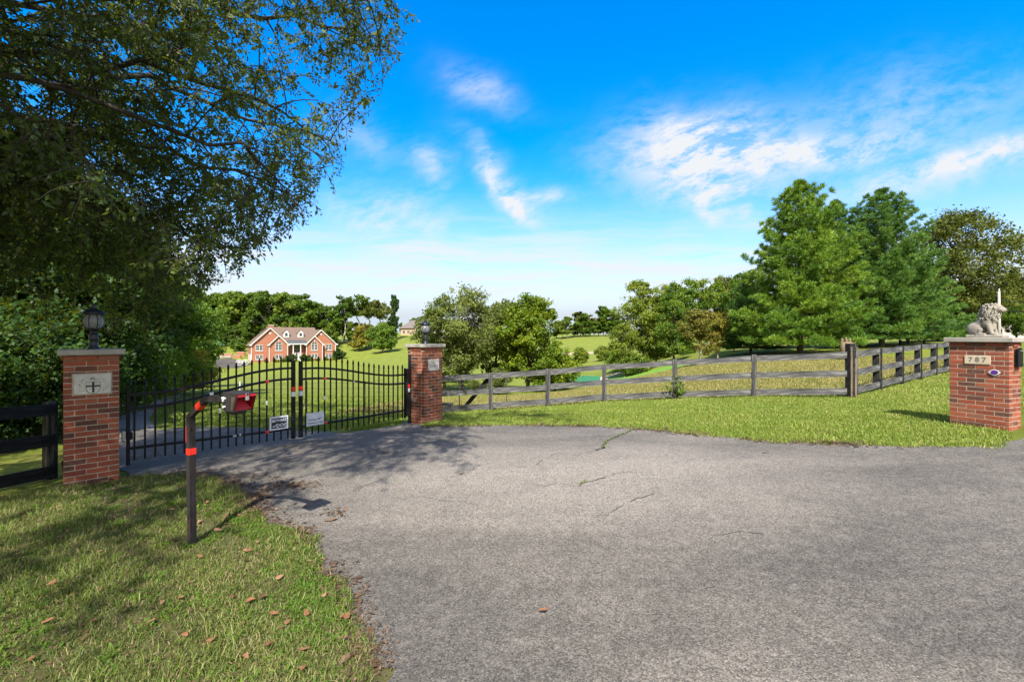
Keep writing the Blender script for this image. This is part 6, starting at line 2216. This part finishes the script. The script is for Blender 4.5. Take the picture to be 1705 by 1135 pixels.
for u, v, D, mt, lab in ((296, 572, 25, None, "golden yellow green shrub beyond the left gate leaf"), (262, 552, 27, M['leaf_bright'], "green shrub behind the golden shrub"),
                         (322, 596, 30, M['leaf_shrub'], "small golden shrub at the right foot of the golden shrub"),
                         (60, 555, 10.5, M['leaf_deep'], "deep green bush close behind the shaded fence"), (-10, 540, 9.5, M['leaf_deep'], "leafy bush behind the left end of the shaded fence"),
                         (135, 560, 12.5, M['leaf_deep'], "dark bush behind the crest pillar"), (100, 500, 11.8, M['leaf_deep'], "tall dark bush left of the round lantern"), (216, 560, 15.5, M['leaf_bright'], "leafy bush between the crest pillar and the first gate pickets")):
    p = at(u, D); plant_tree(mJ, p, lab, None, top_h(v, D, p.z) / 3.2, u * .9, "grove_bush", "bush", mat=mt)

# shrubs at the house
mS = tree_meshes(281, 1.6, 1.0, .05, 12, 8, 26, .12, .4, .45, .05, mats=(M['leaf_dense'], M['bark']))
hp_ = lambda x, y: (-75.6 + x * math.cos(math.radians(35)) - y * math.sin(math.radians(35)), 132 + x * math.sin(math.radians(35)) + y * math.cos(math.radians(35)))
for i, (x, y, s, mt) in enumerate(((3.6, -1.2, .6, 'leaf_rust'), (6.2, -2, .7, 'leaf_yellow'), (8.3, -2, .8, 'leaf_dense'), (15.6, -2, .8, 'leaf_yellow'), (17.6, -2, .7, 'leaf_yellow'), (20.2, -1.2, .7, 'leaf_dense'), (22.4, -1.2, .6, 'leaf_yellow'))):
    q = hp_(x, y); plant_tree(mS, Vector((q[0], q[1], gz(*q) - .1)), "low clipped shrub planted along the front wall of the brick house", "shrubs along the front of the brick house", s, i, "foundation_shrub", "shrub", mat=M[mt])
for x, y, s, lab in ((10.1, -1.9, 1.35, "dark upright shrub left of the white porch columns"), (14.1, -1.9, 1.35, "dark upright shrub right of the white porch columns"), (24.3, .6, 2.0, "dark round shrub at the right corner of the brick house")):
    q = hp_(x, y); plant_tree(mS, Vector((q[0], q[1], gz(*q) - .1)), lab, None, s, x, "foundation_shrub", "shrub", mat=M['leaf_deep'])
for u, D, s, lab in ((398, 152, 1.9, "green hedge clump above the stepped retaining wall"), (390, 158, 1.6, "green shrub on the bank behind the retaining wall"), (345, 152, 1.8, "bushy shrub at the left end of the retaining wall")):
    p = at(u, D); plant_tree(mS, p, lab, None, s, u, "bank_shrub", "shrub", mat=M['leaf_wood'])

# weed by the fourth fence post
wp_ = gp(4.62, 12.72)
WD = empty("weed_plant", wp_, 0, "leafy green weed growing through the board fence at its fourth post", "weed")
b = MB(); rn = random.Random(4); cs = []
for k in range(9):
    a = rn.uniform(0, 6.28); h = rn.uniform(.25, .85); r = rn.uniform(.08, .32)
    tipp = Vector((r * math.cos(a), r * math.sin(a), h)); b.tube([(0, 0, 0), tipp * .5 + Vector((0, 0, .05)), tipp], [.009, .007, .004], 5)
    for j in range(5):
        cs.append(np.array(tipp * (.4 + .1 * j)) + np.array([rn.gauss(0, .05), rn.gauss(0, .05), 0]))
b.build("stem", M['bark'], WD)
V, idx = leaf_cloud(np.random.default_rng(4), np.array(cs), np.full(len(cs), .07), 4, .045)
link_mesh("leaves", np_mesh("leaves", V, [np.arange(len(V)).reshape(-1, 4)], M['leaf_bright'], tone=np.random.default_rng(1).random(len(V) // 4)), WD)


# ------------------------------------------------------------------ the big tree overhanging the drive (trunk left of the frame)
def overhanging_tree():
    rnd = random.Random(99); rng = np.random.default_rng(99)
    B = Vector((-8.4, 2.6, gz(-8.4, 2.6)))
    root = empty("overhanging_tree", B, 0, "huge tree whose drooping leafy branches overhang the gate and drive from the left", "tree")
    wood = MB(); twigs = MB()
    leaves_p, leaves_d, leaf_t = [], [], []

    def limit(p):
        """crown outline: right-hand reach by height and distance"""
        w = p + B
        z = w.z
        if w.y > 3.3:
            # world-space drip line sloping down to the left
            e = .16 + .16 * math.sin(z * 2.7 + w.y * 1.3)
            return w.x < -.60 * w.y + .54 * (z - 1.86) + e and w.x < -.80 * w.y + 1.3 * (z - 1.86) + e
        if z > 8:
            return w.x < .9
        return w.x < -.55 + .25 * math.sin(w.y * 2)

    def poly(p, d, L, n, wig, grav):
        pts = [p.copy()]
        d = d.normalized()
        for i in range(n):
            d = (d + Vector((rnd.gauss(0, wig), rnd.gauss(0, wig), rnd.gauss(0, wig) - grav))).normalized()
            pts.append(pts[-1] + d * (L / n))
        return pts

    def at_t(pts, t):
        f = t * (len(pts) - 1); i = min(len(pts) - 2, int(f))
        return pts[i].lerp(pts[i + 1], f - i), (pts[i + 1] - pts[i]).normalized()

    def clip(pts):
        for i, q in enumerate(pts):
            if not limit(q):
                return pts[:i]
        return pts

    def twig(p, d, L, tone):
        pts = poly(p, d, L, 4, .16, .17)
        if not limit(pts[-1]):
            return
        twigs.tube(pts, [.0065, .005, .004, .003, .002], 3, 0, caps=False, smooth=False)
        n = int(L / .025)
        for k in range(n):
            q, dd = at_t(pts, (k + 1) / n)
            sd = Vector((rnd.gauss(0, 1), rnd.gauss(0, 1), rnd.gauss(0, .4) - .55)).normalized()
            leaves_p.append(q + sd * .025); leaves_d.append((sd + dd * .4).normalized()); leaf_t.append(min(1, max(0, tone + rnd.gauss(0, .15))))

    def branch2(p, d, L, r, tone):
        pts = poly(p, d, L, 5, .15, .06)
        pts = clip(pts)
        if len(pts) < 2:
            return
        L *= (len(pts) - 1) / 5
        wood.tube(pts, [r * (1 - .8 * i / 5) for i in range(len(pts))], 4, 0, caps=False)
        n = int(L * 13)
        for k in range(n):
            q, dd = at_t(pts, .12 + .88 * rnd.random())
            side = Vector((rnd.gauss(0, 1), rnd.gauss(0, 1), rnd.gauss(0, .6) - .25)).normalized()
            twig(q, (dd * .6 + side * .8), rnd.uniform(.22, .55), tone)

    def branch1(p, d, L, r, dn=1.0):
        pts = poly(p, d, L, 6, .12, .03)
        pts = clip(pts)
        if len(pts) < 2:
            return
        L *= (len(pts) - 1) / 6
        wood.tube(pts, [r * (1 - .75 * i / 6) for i in range(len(pts))], 5, 0, caps=False)
        tone = rnd.uniform(.15, .85)
        n = max(2, int(L * 4.2 * dn))
        for k in range(n):
            q, dd = at_t(pts, .15 + .85 * (k + rnd.random()) / n)
            side = Vector((rnd.gauss(0, 1), rnd.gauss(0, 1), rnd.gauss(0, .8))).normalized()
            branch2(q, dd * .7 + side * .9, rnd.uniform(.5, 1.15), r * .4, min(1, max(0, tone + rnd.gauss(0, .12))))

    def limb(pts, r, n1, dn=1.0):
        pts = [Vector(p) - B for p in pts]
        fine = []
        for i in range(len(pts) - 1):
            for j in range(5):
                fine.append(pts[i].lerp(pts[i + 1], j / 5) + Vector((rnd.gauss(0, .07), rnd.gauss(0, .07), rnd.gauss(0, .08))))
        fine.append(pts[-1])
        while len(fine) > 8 and not limit(fine[-1] + Vector((.45, 0, 0))):
            fine.pop()
        wood.tube(fine, [r * (1 - .82 * i / (len(fine) - 1)) for i in range(len(fine))], 7, 0, caps=False)
        for k in range(n1):
            t = .12 + .88 * (k + rnd.random()) / n1
            q, dd = at_t(fine, min(.999, t))
            side = Vector((rnd.gauss(0, 1), rnd.gauss(0, 1), rnd.gauss(0, .7) - .1)).normalized()
            branch1(q, dd * .55 + side, rnd.uniform(.9, 2.1) * (1.1 - .35 * t), r * .35 * (1.1 - .6 * t), dn)
    # trunk
    wood.tube([(0, 0, -.4), (.05, .1, 1.2), (.2, .3, 2.8), (.35, .6, 4.2), (.6, .8, 6.5), (.7, 1.0, 8.5)], [.46, .37, .32, .27, .18, .08], 12, 0, caps=False)
    T = B + Vector((.2, .3, 3.0))
    U = B + Vector((.4, .7, 4.6))
    # limbs reaching over the gate and the drive
    limb([T, (-7.4, 4.6, 4.4), (-6.0, 6.6, 4.9), (-4.6, 8.2, 4.7), (-3.4, 9.0, 4.2)], .085, 24, .85)
    limb([T, (-7.6, 4.9, 3.8), (-7.0, 7.2, 4.0), (-6.2, 9.6, 3.9), (-5.4, 11.4, 3.5)], .08, 20, .8)
    limb([U, (-6.4, 4.6, 6.0), (-4.2, 5.8, 6.9), (-2.4, 6.8, 7.2), (-1.1, 7.4, 6.9)], .085, 24, .72)
    limb([U, (-6.8, 5.2, 6.3), (-5.0, 7.4, 7.4), (-3.4, 9.2, 8.0), (-2.4, 10.4, 7.8)], .08, 22, .72)
    limb([U, (-7.2, 5.4, 5.6), (-6.4, 8.0, 6.4), (-5.4, 10.4, 6.6), (-4.6, 12.0, 6.3)], .08, 22, .75)
    limb([U, (-7.6, 5.6, 6.2), (-7.2, 8.4, 7.6), (-6.6, 11.0, 8.6)], .075, 18, .7)
    limb([U, (-8.4, 5.0, 6.0), (-9.2, 8.0, 7.0), (-9.6, 10.6, 7.4)], .08, 18, .75)
    limb([T, (-8.4, 5.2, 4.2), (-8.8, 7.6, 4.8), (-9.0, 9.8, 4.9)], .08, 20, .75)
    limb([U, (-6.0, 4.0, 7.4), (-4.0, 5.6, 9.0), (-2.6, 7.2, 9.8)], .07, 14, .6)
    limb([T, (-7.4, 4.2, 3.7), (-6.2, 6.0, 3.9), (-5.2, 7.2, 3.5)], .06, 20)
    # limbs over the near verge and the drive, outside the picture, that throw the dappled shade
    limb([U, (-6.2, 2.2, 6.2), (-4.0, 1.9, 6.9), (-2.0, 2.0, 6.8)], .11, 26, .8)
    limb([U, (-6.6, 1.0, 6.0), (-5.0, -.6, 6.6), (-3.8, -1.6, 6.6)], .10, 26, .8)
    limb([U, (-5.8, 3.2, 6.6), (-3.6, 3.6, 7.4), (-1.4, 3.4, 7.4)], .08, 18, .75)
    limb([T, (-6.6, 3.6, 4.2), (-5.2, 5.0, 4.7), (-3.9, 6.4, 4.5), (-3.2, 7.2, 4.0)], .06, 22, .85)
    limb([T, (-6.6, 5.6, 3.9), (-5.6, 7.2, 3.75), (-4.7, 8.3, 3.35)], .05, 16, .9)
    limb([U, (-6.0, 5.2, 5.4), (-4.4, 7.0, 5.6), (-3.0, 8.6, 5.4)], .065, 22, .8)
    limb([U, (-5.6, 1.4, 6.8), (-3.4, .6, 7.6), (-1.6, .4, 7.6)], .10, 18, .8)
    limb([U, (-7.2, -.4, 6.0), (-6.2, -2.2, 6.4)], .09, 14, .8)
    limb([U, (-5.0, 1.6, 8.2), (-2.4, 1.2, 9.4), (.4, 1.0, 9.8)], .11, 24, .75)
    limb([U, (-6.0, 1.0, 8.0), (-4.2, -.2, 9.2), (-2.4, -1.2, 9.6)], .10, 20, .75)
    limb([T, (-9.6, 1.8, 4.6), (-11.2, 1.4, 5.8), (-12.4, 1.6, 6.0)], .12, 10)
    tr = bpy.data.meshes.new("trunk"); tr.from_pydata(wood.v, [], wood.f); tr.polygons.foreach_set('use_smooth', [True] * len(wood.f)); tr.materials.append(M['bark_dark'])
    link_mesh("trunk", tr, root)
    tw = bpy.data.meshes.new("twigs"); tw.from_pydata(twigs.v, [], twigs.f); tw.materials.append(M['bark_dark'])
    link_mesh("twigs", tw, root)
    c = np.array(leaves_p); d = np.array(leaves_d); k = len(c)
    d = d + rng.normal(0, .25, d.shape); d /= np.linalg.norm(d, axis=1)[:, None]
    w = np.cross(d, rand_unit(rng, k)); w /= np.linalg.norm(w, axis=1)[:, None] + 1e-9
    s = .030 * np.clip(rng.lognormal(-.05, .32, k), .45, 1.9)[:, None]
    V = np.stack([c - d * s * .2, c + d * s * .75 + w * s * .52, c + d * s * 1.9, c + d * s * .75 - w * s * .52], 1).reshape(-1, 3)
    print("overhang leaves", k, "twig faces", len(twigs.f))
    link_mesh("crown", np_mesh("crown", V, [np.arange(len(V)).reshape(-1, 4)], M['leaf_over'], tone=np.array(leaf_t)), root)


overhanging_tree()
